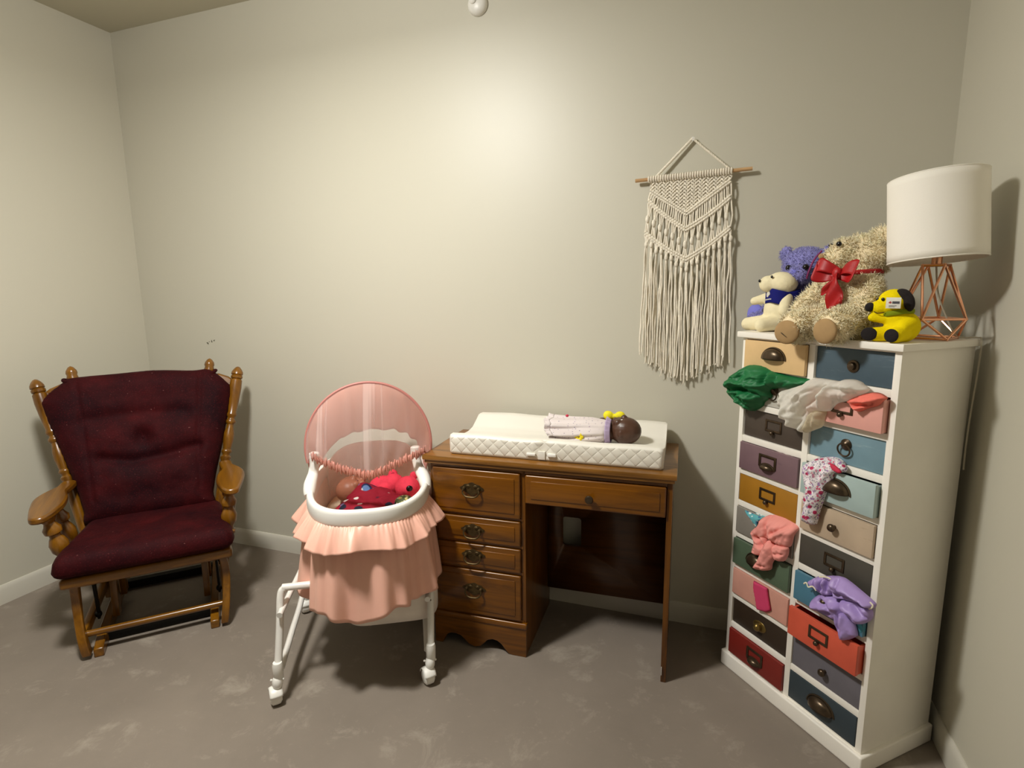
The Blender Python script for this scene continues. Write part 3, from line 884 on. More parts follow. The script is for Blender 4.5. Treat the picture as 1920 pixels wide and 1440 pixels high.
# ------------------------------------------------------------------ desk
DTH = .0417
desk = thing('writing_desk', 'stained pine writing desk with drawer pedestal, brass pulls and scalloped base', 'desk', (-.9756, -.4581, 0), DTH)
mb = MB()
mb.box((-.006, 0, .740), (.898, .404, .758), .004).box((.000, .006, .727), (.892, .404, .742), .004)
mb.build('desk_top', M['pinetop'], desk)
mb = MB()
mb.box((.016, .024, 0), (.030, .40, .728), .002).box((.366, .024, .0), (.383, .40, .728), .002).box((.016, .388, .05), (.383, .40, .728))
mb.build('pedestal_side', M['pinez'], desk)
mb = MB()
for z0, z1 in ((.713, .728), (.533, .541), (.427, .437), (.324, .334), (.134, .145)): mb.box((.024, .022, z0), (.374, .30, z1))
mb.build('pedestal_frame', M['pinex'], desk)
mb = MB().box((.868, .022, 0), (.886, .40, .728), .002); mb.build('side_panel', M['pinez'], desk)
mb = MB().box((.383, .020, .712), (.868, .05, .728), .001).box((.383, .05, .70), (.868, .38, .712)); mb.build('drawer_rail', M['pinex'], desk)
# back panel with a rounded cable opening
bp = MB(); hx0, hx1, hz0, hz1, rr = .449, .526, .300, .425, .012
ho = []
for cx, cz, s in ((hx1-rr, hz1-rr, 0), (hx0+rr, hz1-rr, 1), (hx0+rr, hz0+rr, 2), (hx1-rr, hz0+rr, 3)):
    for k in range(5):
        a = PI/2*(s+k/4); ho.append(V3((cx+rr*math.cos(a), cz+rr*math.sin(a))))
oo = [V3((.866, .70)), V3((.384, .70)), V3((.384, .10)), V3((.866, .10))]
vv = ho+oo; n1 = len(ho)
ed = [(i, (i+1) % n1) for i in range(n1)]+[(n1+i, n1+(i+1) % 4) for i in range(4)]
vo, eo, fo, *_ = geometry.delaunay_2d_cdt(vv, ed, [], 1, 1e-6)
fo = [f for f in fo if not (hx0 < sum(vo[i].x for i in f)/3 < hx1 and hz0 < sum(vo[i].y for i in f)/3 < hz1 and all(hx0-1e-4 <= vo[i].x <= hx1+1e-4 and hz0-1e-4 <= vo[i].y <= hz1+1e-4 for i in f))]
bp.faces([(v.x, .365, v.y) for v in vo], fo)
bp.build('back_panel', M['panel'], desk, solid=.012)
# scalloped base
mb = MB()
prof = [(.016, 0), (.046, 0), (.056, .018), (.066, .038), (.082, .047), (.10, .048), (.122, .043), (.140, .028), (.158, .012), (.180, .006), (.202, .012), (.218, .028), (.232, .043), (.252, .05), (.272, .047), (.288, .036), (.300, .02), (.314, .004), (.330, 0), (.385, 0), (.385, .118), (.016, .118)]
mb.prism(prof, Matrix(((1, 0, 0, 0), (0, 0, 1, .016), (0, 1, 0, 0), (0, 0, 0, 1))), .016)
mb.build('scalloped_apron', M['pinex'], desk, bevel=.002)
MB().box((.012, .012, .112), (.388, .04, .136), .006, seg=3).build('base_moulding', M['pinex'], desk)

def drawer_front(x0, x1, z0, z1, m):
    mb = MB()
    mb.box((x0, .012, z0), (x1, .030, z1), .006, seg=3)
    i = .020
    # raised field with a routed surround
    mb.box((x0+i, .0085, z0+i), (x1-i, .016, z1-i), .0035, seg=2)
    mb.box((x0+.02, .028, z0+.006), (x1-.02, .32, z1-.008))
    return mb.build('drawer', m, desk)
def bail(parent, cx, cz):
    y = .0085
    out = []
    for k in range(48):
        a = 2*PI*k/48
        r = 1+.10*math.cos(4*a)+.07*math.cos(8*a)+.05*math.sin(3*a)
        out.append((cx+.040*r*math.cos(a), cz+.004+.021*r*math.sin(a)))
    mb = MB(); mb.prism(out, Matrix(((1, 0, 0, 0), (0, 0, -1, y), (0, 1, 0, 0), (0, 0, 0, 1))), .003)
    for dx in (-.028, .028): mb.lathe([(.007, 0), (.007, .006), (.004, .012), (0, .013)], (cx+dx, y-.002, cz+.005), (0, -1, 0), 12)
    for dx in (-.014, .014): mb.ell((cx+dx, y-.003, cz+.012), (.009, .003, .007), u=10, v=6)
    h = mb.build('handle', M['brass'], parent); lab(h, 'antique brass bail pull')
    # the hanging bail belongs to the same pull
    mb = MB()
    mb.tube(bez([(cx-.029, y-.012, cz+.005), (cx-.031, y-.016, cz-.008), (cx-.020, y-.019, cz-.020), (cx, y-.020, cz-.0225), (cx+.020, y-.019, cz-.020), (cx+.031, y-.016, cz-.008), (cx+.029, y-.012, cz+.005)], 6), .0032, 8)
    lab(mb.build('handle_bail', M['brass'], parent), 'swinging brass bail')
for z0, z1, hz in ((.542, .713, .640), (.437, .532, .482), (.334, .426, .383), (.145, .323, .248)):
    d = drawer_front(.028, .366, z0, z1, M['pinex']); bail(d, .186, hz)
d = drawer_front(.385, .866, .606, .711, M['pinex'])
lab(MB().lathe([(.006, 0), (.006, .008), (.013, .014), (.015, .020), (.012, .026), (0, .029)], (.616, .0085, .652), (0, -1, 0), 18).build('knob', M['bronze'], d), 'dark round knob')
MB().box((.869, .016, .03), (.871, .02, .06)).build('floor_glide', M['whitemetal'], desk)

DROT = Matrix.Rotation(DTH, 4, 'Z')
def dw(x, y, z): return V3((-.9756, -.4581, 0))+DROT @ V3((x, y, z))
# ------------------------------------------------------------------ changing pad
pad = thing('changing_pad', 'white quilted contoured changing pad on top of the wooden desk', 'changing pad', dw(.47, .215, .7585), DTH)
px0, px1, py0, py1 = -.383, .383, -.175, .18
prof = [(py0+.006, .0), (py0, .006), (py0-.002, .04), (py0, .066), (py0+.008, .0735), (py0+.035, .074), (py0+.07, .058), (-.03, .042), (.02, .040), (.07, .046), (py1-.06, .070), (py1-.035, .084), (py1-.01, .0865), (py1, .08), (py1, .01), (py1-.006, .0)]
def padf(u, v):
    pp = prof; i = v*len(pp); j = int(i) % len(pp); k = (j+1) % len(pp); f = i-int(i)
    y = pp[j][0]+(pp[k][0]-pp[j][0])*f; z = pp[j][1]+(pp[k][1]-pp[j][1])*f
    x = px0+(px1-px0)*u
    e = min(u, 1-u)*(px1-px0)
    if e < .008: s = 1-.05*(1-e/.008); z = .037+(z-.037)*s; y = y*s
    # pinch at the strap
    g = math.exp(-((x+.03)/.02)**2)
    if v < .35: y += .008*g*math.sin(min(1, z/.074)*PI)
    z += .0018*math.sin(x*23+1)*(z/.08)
    return (x, y, z)
mb = MB().grid(padf, 90, 64, False, True)
mb.faces([padf(0, k/64) for k in range(64)], [tuple(range(64))]); mb.faces([padf(1, k/64) for k in range(64)], [tuple(range(64))])
bmesh.ops.remove_doubles(mb.bm, verts=mb.bm.verts[:], dist=.0002)
po = mb.build('pad', [M['vinyl'], M['quilt']], pad, ang=50)
for f in po.data.polygons:
    if abs(f.normal.y) > .72 or abs(f.normal.x) > .72: f.material_index = 1
MB().box((-.044, -.1785, .006), (-.018, -.170, .036), .002).build('strap', M['vinyl'], pad)
MB().box((-.085, -.184, .018), (-.052, -.174, .028), .004).build('buckle', M['white'], pad)
MB().box((-.01, -.184, .019), (.022, -.174, .031), .004).build('buckle', M['white'], pad)

# doll on the pad
d1 = thing('baby_doll', 'dark brown baby doll in pale dotted dress lying on the changing pad', 'doll', dw(.62, .20, .800), DTH)
def l1(x, y, z): return V3((x-.62, y-.20, z-.800))
mb = MB(); hc = l1(.712, .20, .847)
mb.ell(hc, (.057, .049, .050)); mb.ell(hc+V3((-.014, 0, .004)), (.040, .041, .045)); mb.ell(hc+V3((-.028, 0, .030)), (.018, .03, .017)); mb.ell(hc+V3((-.006, 0, .046)), (.012, .011, .013)).ell(hc+V3((-.036, 0, .036)), (.012, .016, .012)).ell(hc+V3((-.044, 0, .020)), (.014, .018, .014))
for k in (-1, 1): mb.ell(hc+V3((-.012, .044*k, -.004)), (.010, .007, .014)); mb.ell(hc+V3((-.026, .02*k, .032)), (.015, .014, .014))
mb.limb(hc+V3((-.03, 0, -.004)), l1(.645, .20, .84), .03, .03); mb.ell(l1(.59, .20, .838), (.075, .062, .036))
# arm raised on the far side, hand toward the face
mb.limb(l1(.630, .235, .846), l1(.620, .262, .856), .024, .021); mb.limb(l1(.620, .262, .856), l1(.650, .258, .866), .021, .015)
mb.ell(l1(.658, .256, .868), (.014, .012, .009))
for i, dy in enumerate((-.010, -.004, .003, .009)): mb.limb(l1(.665, .256+dy, .870), l1(.678-.002*abs(i-1), .256+dy*1.3, .868), .0045, .0038, 4)
mb.limb(l1(.654, .246, .868), l1(.664, .241, .872), .0048, .004, 4)
# near arm along the body and two short legs under the dress
mb.limb(l1(.62, .165, .832), l1(.575, .158, .825), .020, .018); mb.limb(l1(.575, .158, .825), l1(.535, .165, .822), .017, .014)
for k in (-1, 1): mb.limb(l1(.53, .20+.03*k, .83), l1(.47, .20+.045*k, .825), .028, .02)
mb.build('body', M['skin_dark'], d1, ang=180, remesh=.003, smooth=4)
face(d1, hc+V3((-.01, 0, .002)), (-.12, 0, 1), (1, 0, .1), .045, M['skin_dark'])
def dress(u, v):
    a = 2*PI*u
    K = [(.655, .042, .036, .842), (.635, .060, .040, .840), (.60, .072, .046, .838), (.56, .078, .046, .836), (.53, .088, .046, .833), (.50, .10, .045, .834), (.470, .108, .043, .836)]
    i = v*(len(K)-1); j = min(int(i), len(K)-2); f = i-j
    x, ry, rz, z = [K[j][q]+(K[j+1][q]-K[j][q])*f for q in range(4)]
    w = 1+.10*v*math.sin(a*11+1)+.05*v*math.sin(a*17)
    xx = x-.028*v*max(0, math.sin(a))+.05*v*v*max(0, -math.sin(a))
    zz = z+rz*math.sin(a)*w
    return l1(xx+.004*math.sin(a*9)*v, .20+ry*math.cos(a)*w, max(.8035+.001*math.sin(a*5), zz))
MB().grid(dress, 140, 30, True).build('dress', M['babyprint'], d1, ang=180, solid=.002)
mb = MB()
def hemr(u, v):
    a = 2*PI*u; p = V3(dress(u, 1.0)); q = V3(dress(u, .97)); d = (p-q).normalized()
    return p+d*.022*v+V3((0, math.cos(a), math.sin(a)))*(.006*v*math.sin(a*31))+V3((0, 0, .001))
mb.grid(hemr, 200, 5, True).build('dress_ruffle', M['babyprint'], d1, ang=180, solid=.0015)
def coll(u, v):
    a = 2*PI*u; p = V3(dress(u, .0)); c = l1(.655, .20, .846); d = (p-c).normalized()
    return p+d*(.004+.010*v)+V3((-.012*v+.006*(1-v), 0, .003*math.sin(a*18)*v))
MB().grid(coll, 120, 6, True).build('collar', M['lilac'], d1, ang=180, solid=.0015)
mb = MB()
for k in range(6):
    a = 2*PI*k/6; mb.ell(l1(.556+.010*math.cos(a), .122, .833+.009*math.sin(a)), (.007, .004, .007), u=10, v=6)
lab(mb.build('dress_flower', M['yprint'], d1), 'yellow flower on the dress')
MB().ell(l1(.497, .20, .8905), (.006, .006, .005)).build('dress_button', M['redbit'], d1)
# yellow bow with its band
mb = MB(); bc0 = l1(.664, .252, .886)
for k in (-1, 1):
    mb.ell(bc0+V3((.021*k, 0, .002)), (.020, .014, .018), Matrix.Rotation(-.35*k, 3, 'Y'))
    mb.ell(bc0+V3((.012*k, .004, -.012)), (.010, .007, .012), Matrix.Rotation(.5*k, 3, 'Y'))
mb.ell(bc0, (.009, .010, .010))
lab(mb.build('hair_bow', M['yellowcloth'], d1, ang=180, remesh=.0025, smooth=2), 'bright yellow bow')

# ------------------------------------------------------------------ macrame hanging on the wall
mac = thing('macrame_wall_hanging', 'cream macrame wall hanging with long fringe on a wooden dowel', 'wall hanging', (-.09, 0, 1.014))
def lm(x, z, y=-.02): return V3((x+.09, y, z-1.014))
MB().tube([lm(-.286, 1.7475, -.024), lm(.113, 1.760, -.024)], .0065, 12).build('dowel', M['dowel'], mac)
def rope(mb, pts, r, twist=0, n=6, flat=1):
    P = bez(pts, 6) if len(pts) > 2 else [V3(pts[0]).lerp(V3(pts[1]), k/24) for k in range(25)]
    R = [r*(1+.16*math.sin(k*2.1)) for k in range(len(P))] if twist else r
    mb.tube(P, R, n, flat=flat)
mb = MB()
for k in range(3):
    o = .003*math.cos(k*2.09); q = .003*math.sin(k*2.09)
    A = lm(-.213, 1.756, -.022); B = lm(-.090, 1.880, -.014)
    mb.tube([A.lerp(B, i/40)+V3((.0028*math.cos(i*.9+k*2.09), .0028*math.sin(i*.9+k*2.09), 0)) for i in range(41)], .0032, 6)
    A = lm(.040, 1.764, -.022)
    mb.tube([A.lerp(B, i/40)+V3((.0022*math.cos(i*.9+k*2.09), .0022*math.sin(i*.9+k*2.09), 0)) for i in range(41)], .0026, 6)
mb.build('hanging_cord', M['rope'], mac)
MB().lathe([(.004, 0), (.004, .014), (.007, .015), (.007, .018), (0, .019)], lm(-.089, 1.878, 0), (0, -1, 0), 12).build('wall_hook', M['whitemetal'], mac)
# lark's head knots round the dowel
mb = MB(); nk = 34
for k in range(nk):
    u = k/(nk-1); x = -.236+.282*u; z = 1.7475+(.0125)*(x+.286)/.399
    mb.tube([lm(x+.001*math.sin(a), z+.0098*math.cos(a), -.024+.0098*math.sin(a)) for a in np.linspace(0, 2*PI, 11)[:-1]], .0036, 5, closed=True)
mb.build('mounting_knots', M['rope'], mac)
# diamond net triangle
def zline(pts, x):
    for (xa, za), (xb, zb) in zip(pts, pts[1:]):
        if xa <= x <= xb: return za+(zb-za)*(x-xa)/(xb-xa)
    return pts[0][1] if x < pts[0][0] else pts[-1][1]
T0 = [(-.230, 1.712), (-.1, 1.626), (.045, 1.732)]
T1 = [(-.236, 1.678), (-.101, 1.571), (.047, 1.676)]
T2 = [(-.247, 1.565), (-.097, 1.464), (.052, 1.571)]
top = lambda x: 1.7405+.0125*(x+.286)/.399
mb = MB()
for sgn in (-1, 1):
    for k in range(-30, 60):
        pts = []
        for i in range(160):
            x = -.232+.28*i/159; z = 1.62+k*.0125+sgn*(x+.09)*.95
            if zline(T0, x)-.002 < z < top(x)+.002: pts.append(lm(x, z, -.020-.0028*math.sin(x*250)*sgn))
            else:
                if len(pts) > 2: mb.tube(pts[::2] if len(pts) > 6 else pts, .0031, 6)
                pts = []
        if len(pts) > 2: mb.tube(pts[::2] if len(pts) > 6 else pts, .0029, 5)
mb.build('diamond_net', M['rope'], mac)
# chevron bands
for Tn, th in ((T0, .0042), (T1, .0047), (T2, .0047)):
    mb = MB()
    for off in (0, -.0105):
        for (xa, za), (xb, zb) in zip(Tn, Tn[1:]):
            A = lm(xa, za+off, -.024); B = lm(xb, zb+off, -.024)
            n = 56; P = [A.lerp(B, k/n)+V3((0, 0, .0)) for k in range(n+1)]
            if Tn is not T0:
                for k, p in enumerate(P):
                    p.z -= .012*math.sin(k/n*PI)*(.6)
            mb.tube(P, [th*(1+.25*math.sin(k*1.9)) for k in range(n+1)], 7)
    mb.build('chevron_band', M['rope'], mac)
# vertical cords between the bands
rnd = random.Random(11)
mb = MB(); nv = 40
for k in range(nv):
    u = k/(nv-1); x0 = -.231+.276*u; x1 = -.238+.287*u; x2 = -.246+.297*u
    za, zb = zline(T0, x0)-.008, zline(T1, x1)-.004
    mb.tube(bez([lm(x0, za), lm((x0+x1)/2+rnd.uniform(-.002, .002), (za+zb)/2, -.019-rnd.uniform(0, .005)), lm(x1, zb)], 4), .0030, 5)
    za, zb = zline(T1, x1)-.012, zline(T2, x2)-.004
    c = -.246+.297*((k//3*3+1)/(nv-1)); m = (za+zb)/2
    mb.tube(bez([lm(x1, za), lm(x1*.45+c*.55+rnd.uniform(-.001, .001), m+.012, -.022-rnd.uniform(0, .004)), lm(x2*.4+c*.6, m-.012, -.022), lm(x2, zb)], 4), .0030, 5)
for k in range(1, nv, 3):
    u = k/(nv-1); x1 = -.238+.287*u; x2 = -.246+.297*u; m = (zline(T1, x1)-.012+zline(T2, x2)-.004)/2
    mb.ell(lm(-.246+.297*u, m, -.026), (.0075, .007, .014), u=10, v=8)
mb.build('woven_cords', M['rope'], mac)
# fringe
mb = MB(); nf = 66
BT = [(-.255, 1.105), (-.215, 1.075), (-.181, 1.048), (-.099, 1.012), (-.009, 1.055), (.066, 1.092)]
for k in range(nf):
    u = k/(nf-1); x = -.247+.299*u+rnd.uniform(-.0015, .0015)
    gx = -.247+.299*((k//4*4+1.5)/(nf-1))
    z0 = zline(T2, x)-.014; zb = zline(BT, -.252+.316*u)+rnd.uniform(-.018, .02)
    xb = -.252+.316*u+rnd.uniform(-.010, .010)
    y = -.012-rnd.uniform(0, .016)
    zk = z0-.028
    P = [lm(x, z0, -.022), lm(gx+(x-gx)*.3, zk, -.024)]
    for j in range(1, 9):
        q = j/8; P.append(lm(gx*(1-q)+xb*q+(x-gx)*min(1, q*2.5)*.7*(1-q)+rnd.uniform(-.0025, .0025), zk+(zb-zk)*q, y+rnd.uniform(-.002, .002)))
    mb.tube(bez(P, 5), .00285, 5)
    if k % 2 == 0:   # frayed ends
        e = P[-1]
        for _ in range(4): mb.tube([e, e+V3((rnd.uniform(-.008, .008), rnd.uniform(-.003, .003), -rnd.uniform(.004, .016)))], [.0016, .0007], 4)
for k in range(1, nf, 4):
    x = -.247+.299*((k+.5)/(nf-1)); mb.ell(lm(x, zline(T2, x)-.034-(.010 if k % 8 == 1 else 0), -.027), (.007, .006, .011), u=10, v=7)
mb.build('fringe', M['rope'], mac)

# ------------------------------------------------------------------ chest of small drawers
CTH = -.8310; CO = V3((.1051, -.2208, 0)); CROT = Matrix.Rotation(CTH, 4, 'Z')
def cw(u, v, z): return CO+CROT @ V3((u, v, z))
cab = thing('drawer_cabinet', 'tall white cabinet of twenty multicoloured small drawers in the right corner', 'cabinet', CO, CTH)
CW, CD, CH = .513, .300, 1.2113
RTOP = [1.187-.1143*i for i in range(10)]; RH = .0945
mb = MB()
mb.box((.0, .0, .02), (.018, CD, 1.192), .0015).box((.495, .0, .02), (.513, CD, 1.192), .0015).box((.250, 0, .05), (.270, .03, 1.19), .001).box((.254, .03, .05), (.266, CD-.01, 1.19))
mb.box((.018, CD-.008, .03), (.495, CD, 1.19))
mb.build('carcass', M['cabwhite'], cab)
mb = MB()
for i in range(11):
    z1 = RTOP[i]+.0198 if i < 10 else RTOP[9]-RH
    z0 = RTOP[i] if i < 10 else z1-.012
    if i == 0: z1 = 1.194
    mb.box((.016, .001, z0), (.251, CD-.01, z1), .001).box((.269, .001, z0), (.497, CD-.01, z1), .001)
mb.build('shelf', M['cabwhite'], cab)
MB().box((-.013, -.016, 1.1925), (.524, .306, CH), .003, seg=2).build('top_panel', M['cabwhite'], cab)
MB().box((-.011, -.012, 0), (.524, .304, .056), .006, seg=3).build('plinth', M['cabwhite'], cab)

def cup(mb, cx, y, cz, w=.042, h=.034, d=.024, top=.011):
    def f(u, v):
        a = PI*u; b = PI/2*v
        return (cx-w*math.cos(a)*math.sin(b)**.8 if True else 0, y-d*math.cos(b)**.9*1.0-.0005, cz-.010+h*math.sin(a)**.9*math.sin(b))
    def g(u, v):   # dome: u across, v from rim to crown
        a = PI*u; x = -w*math.cos(a); hh = h*math.sin(a)
        k = math.sin(v*PI/2)
        return (cx+x*(1-.06*k), y-d*math.sin(a)*math.sin(v*PI/2)**.8, cz-.012+hh*math.cos(v*PI/2)**.7)
    mb.grid(g, 26, 12)
    mb.tube([(cx-w*1.06*math.cos(a), y-.001, cz-.012+h*1.08*math.sin(a)) for a in np.linspace(0, PI, 20)], .0022, 6)
def frame(mb, cx, y, cz, w=.028, h=.016):
    b = .0035
    mb.box((cx-w, y-.003, cz+h-b), (cx+w, y+.001, cz+h+b), .001).box((cx-w, y-.003, cz-h-b), (cx+w, y+.001, cz-h+b), .001)
    mb.box((cx-w-b, y-.003, cz-h-b), (cx-w+b, y+.001, cz+h+b), .001).box((cx+w-b, y-.003, cz-h-b), (cx+w+b, y+.001, cz+h+b), .001)
def knob(mb, cx, y, cz, r=.011):
    mb.lathe([(r*.5, 0), (r*.45, r*.7), (r, r*1.1), (r*1.05, r*1.5), (r*.75, r*1.95), (0, r*2.1)], (cx, y, cz), (0, -1, 0), 16)
def ringp(mb, cx, y, cz, r=.018):
    mb.lathe([(.016, 0), (.016, .003), (.011, .007), (.005, .012), (0, .013)], (cx, y, cz+.010), (0, -1, 0), 18)
    mb.tube([(cx+r*math.cos(a), y-.010-.003*math.sin(a), cz-.004+r*math.sin(a)) for a in np.linspace(0, 2*PI, 25)[:-1]], .0024, 7, closed=True)
def handle(kind, parent, cx, y, cz):
    mb = MB(); mat = M['bronze']; nm = 'handle'; ds = ''
    if kind == 'cup': cup(mb, cx, y, cz); ds = 'dark bronze cup pull'
    elif kind == 'label': frame(mb, cx, y, cz+.006); knob(mb, cx, y, cz-.016, .007); mb.box((cx-.004, y-.004, cz-.02), (cx+.004, y, cz-.008)); ds = 'bronze label frame with a small knob'
    elif kind == 'labelcup': frame(mb, cx, y, cz+.006, .030, .017); cup(mb, cx, y-.001, cz-.006, .026, .016, .018); ds = 'bronze label frame with a cup pull'
    elif kind == 'ring': ringp(mb, cx, y, cz); ds = 'bronze ring pull'
    elif kind == 'knob': knob(mb, cx, y, cz); ds = 'dark round knob'
    elif kind == 'rosette': mb.lathe([(.017, 0), (.017, .003), (.012, .005), (.010, .004), (.009, .012), (.004, .014), (0, .014)], (cx, y, cz), (0, -1, 0), 20); ds = 'bronze rosette knob'
    elif kind == 'oval': mb.ell((cx, y-.001, cz), (.027, .003, .019)); mb.ell((cx, y-.010, cz), (.013, .014, .014)); mat = M['gold']; ds = 'aged gold oval knob on a plate'
    o = mb.build(nm, mat, parent, solid=.0012 if kind in ('cup', 'labelcup') else 0, ang=50)
    lab(o, ds)
ROWS = [  # (left colour, worn, pull, handle, label), (right ...)
 [('#dfbb86', '#b98f58', .016, 'cup', 'cream'), ('#455863', '#7d8a90', -.004, 'rosette', 'dusty blue')],
 [('#c9c5b8', '#a9a494', .004, 'ring', 'pale grey'), ('#e7a79a', '#c98a7c', .026, 'label', 'pink')],
 [('#4a3f36', '#6a5c50', -.004, 'label', 'dark brown'), ('#7594a0', '#a9bcc0', -.004, 'ring', 'light blue')],
 [('#7d6268', '#5d464c', .012, 'labelcup', 'mauve'), ('#a9bcb8', '#8c9a96', .024, 'cup', 'pale aqua')],
 [('#a8741f', '#8a5c14', .003, 'label', 'mustard'), ('#c2ac92', '#a58b6e', .014, 'knob', 'beige')],
 [('#8c867c', '#77716a', .010, 'label', 'grey'), ('#4a463e', '#5c574d', .003, 'label', 'charcoal')],
 [('#546650', '#445442', .016, 'cup', 'green'), ('#4c7b90', '#3f6676', .018, 'knob', 'blue')],
 [('#d39a88', '#bb8272', .010, None, 'salmon pink'), ('#d2583f', '#b84630', .032, 'label', 'orange red')],
 [('#33261a', '#4c3a26', -.002, 'oval', 'blackish brown'), ('#6a666c', '#7c7880', .000, 'knob', 'lilac grey')],
 [('#7c2118', '#5e170f', .012, 'labelcup', 'dark red'), ('#343f45', '#2b3439', .006, 'cup', 'navy')],
]
drawers = {}
for i, row in enumerate(ROWS):
    for j, (col, worn, pull, hk, nm) in enumerate(row):
        x0, x1 = ((.0195, .2485), (.2715, .4935))[j]
        z1 = RTOP[i]-.0015; z0 = RTOP[i]-RH+.0015
        y0 = .004-pull
        mt = distressed('paint_'+nm.replace(' ', '_'), col, worn, .5 if nm in ('dusty blue', 'light blue', 'mauve', 'beige') else .2)
        mb = MB()
        mb.box((x0, y0, z0), (x1, y0+.012, z1), .0018)
        mb.box((x0+.002, y0+.010, z0+.001), (x0+.009, y0+.26, z1-.006)).box((x1-.009, y0+.010, z0+.001), (x1-.002, y0+.26, z1-.006))
        mb.box((x0+.004, y0+.25, z0+.001), (x1-.004, y0+.258, z1-.008)).box((x0+.004, y0+.01, z0+.002), (x1-.004, y0+.255, z0+.007))
        d = mb.build('drawer', mt, cab); lab(d, nm+' drawer')
        drawers[(i, j)] = (d, y0)
        cx = .137 if j == 0 else .3835
        cz = (z0+z1)/2+(.004 if hk == 'cup' else 0)
        if (i, j) == (6, 0): cx = .125
        if (i, j) == (7, 1): cx = .376
        if hk: handle(hk, d, cx, y0, cz)

# ------------------------------------------------------------------ clothes hanging out of the drawers
def garment(name, label, cat, u, z, v=-.02):
    g = thing(name, label, cat, cw(u, v, z), CTH); return g, (lambda pts: [(a-u, b-z) for a, b in pts])
def over(zl, lip=-.005, depth=.05):
    """cloth that leaves the drawer over its front edge: behind the lip above zl it runs back inside"""
    return lambda x, z: depth*max(0, min(1, (z-zl)/.03))**1.3+lip
# green cloth
g, L = garment('green_garment', 'crumpled green satin garment spilling from the pale grey drawer', 'clothing', .11, .955, -.012)
out = [(-.036, 1.037), (-.027, 1.055), (.002, 1.081), (.038, 1.104), (.074, 1.109), (.105, 1.107), (.136, 1.098), (.165, 1.092), (.222, 1.090), (.262, 1.090), (.268, 1.070), (.218, 1.052), (.184, 1.045), (.155, 1.043), (.134, 1.031), (.132, 1.012), (.106, .992), (.1, .978), (.073, .958), (.057, .955), (.027, .967), (-.008, .984), (-.025, 1.008)]
F = [([(-.02, 1.03), (.03, 1.05), (.08, 1.045), (.13, 1.05)], .016, .008), ([(0, 1.02), (.05, 1.03), (.11, 1.02)], -.02, .007), ([(.13, 1.095), (.128, 1.06)], -.014, .006), ([(.16, 1.09), (.165, 1.05)], -.016, .007), ([(.145, 1.09), (.148, 1.05)], .012, .006),
     ([(.2, 1.085), (.25, 1.075)], -.01, .005), ([(.02, 1.10), (0, 1.06), (.02, 1.0), (.06, .965)], .010, .010), ([(.03, 1.0), (.07, .975)], -.014, .008), ([(.05, 1.01), (.1, 1.0)], .012, .007)]
puffy('cloth', L(out), .055, M['greencloth'], g, soft=.05, folds=[(L(p), h, w) for p, h, w in F], yfun=lambda x, z: .012+.02*max(0, x)/.14, res=.0028, namp=.006, nsc=30, seed=3, back=.15, ridge=(.020, 34, .25, 2.2))
# white tulle
g, L = garment('white_tulle_skirt', 'sheer white tulle garment draped between the two second-row drawers', 'clothing', .30, .94, -.024)
out = [(.191, 1.041), (.213, 1.053), (.265, 1.076), (.283, 1.091), (.304, 1.099), (.337, 1.10), (.372, 1.10), (.385, 1.106), (.412, 1.11), (.432, 1.107), (.443, 1.10), (.457, 1.09), (.438, 1.073), (.407, 1.052), (.372, 1.038), (.354, 1.015), (.345, 1.011), (.304, .997), (.297, .968), (.283, .936), (.26, .939), (.233, .942), (.235, .953), (.2, .963), (.205, .981), (.196, 1.009)]
F = [([(.37, 1.1), (.355, 1.06), (.345, 1.02)], .018, .007), ([(.33, 1.09), (.27, 1.04), (.22, .97)], .014, .008), ([(.3, 1.09), (.24, 1.05)], -.010, .006), ([(.35, 1.08), (.3, 1.02), (.27, .95)], -.016, .008), ([(.4, 1.1), (.44, 1.095)], .014, .006), ([(.38, 1.08), (.43, 1.08)], -.012, .006), ([(.32, 1.06), (.26, 1.0), (.25, .95)], .010, .007)]
puffy('tulle', L(out), .045, M['tulle'], g, soft=.045, folds=[(L(p), h, w) for p, h, w in F], res=.0028, namp=.006, nsc=35, seed=8, back=.1, ridge=(.018, 40, .9, 2.6))
out = [(.322, 1.018), (.341, 1.008), (.337, .99), (.333, .966), (.31, .95), (.279, .934), (.265, .95), (.287, .99)]
lab(puffy('under_tulle', L(out), .024, M['tullebeige'], g, soft=.02, folds=[(L([(.31, 1.0), (.29, .94)]), .008, .005), (L([(.325, 1.0), (.315, .955)]), .008, .005)], res=.003, namp=.005, nsc=60, seed=2, back=.1), 'cream under layer')
# coral
g, L = garment('coral_garment', 'coral jersey garment hanging over the pink drawer edge', 'clothing', .455, 1.027, -.024)
out = [(.4, 1.05), (.431, 1.071), (.458, 1.082), (.481, 1.083), (.503, 1.076), (.495, 1.067), (.482, 1.052), (.458, 1.041), (.433, 1.027), (.415, 1.04)]
F = [([(.42, 1.055), (.46, 1.06), (.5, 1.075)], .006, .004), ([(.43, 1.045), (.47, 1.05)], -.006, .004), ([(.42, 1.04), (.44, 1.035), (.46, 1.045)], .007, .004)]
puffy('cloth', L(out), .018, M['coral'], g, soft=.018, folds=[(L(p), h, w) for p, h, w in F], yfun=lambda x, z: .03*max(0, (z-.045)/.02)**2, res=.0025, namp=.002, nsc=50, back=.1, ridge=(.009, 70, .45, 3))
# white bit in the mauve drawer
g, L = garment('white_sock', 'bit of white cloth peeking from the mauve drawer', 'clothing', .19, .843, .0)
puffy('cloth', L([(.15, .846), (.165, .851), (.19, .850), (.222, .849), (.219, .838), (.185, .836), (.160, .838)]), .008, M['whitemat'], g, soft=.008, yfun=lambda x, z: .010, res=.003, namp=.002, nsc=80)
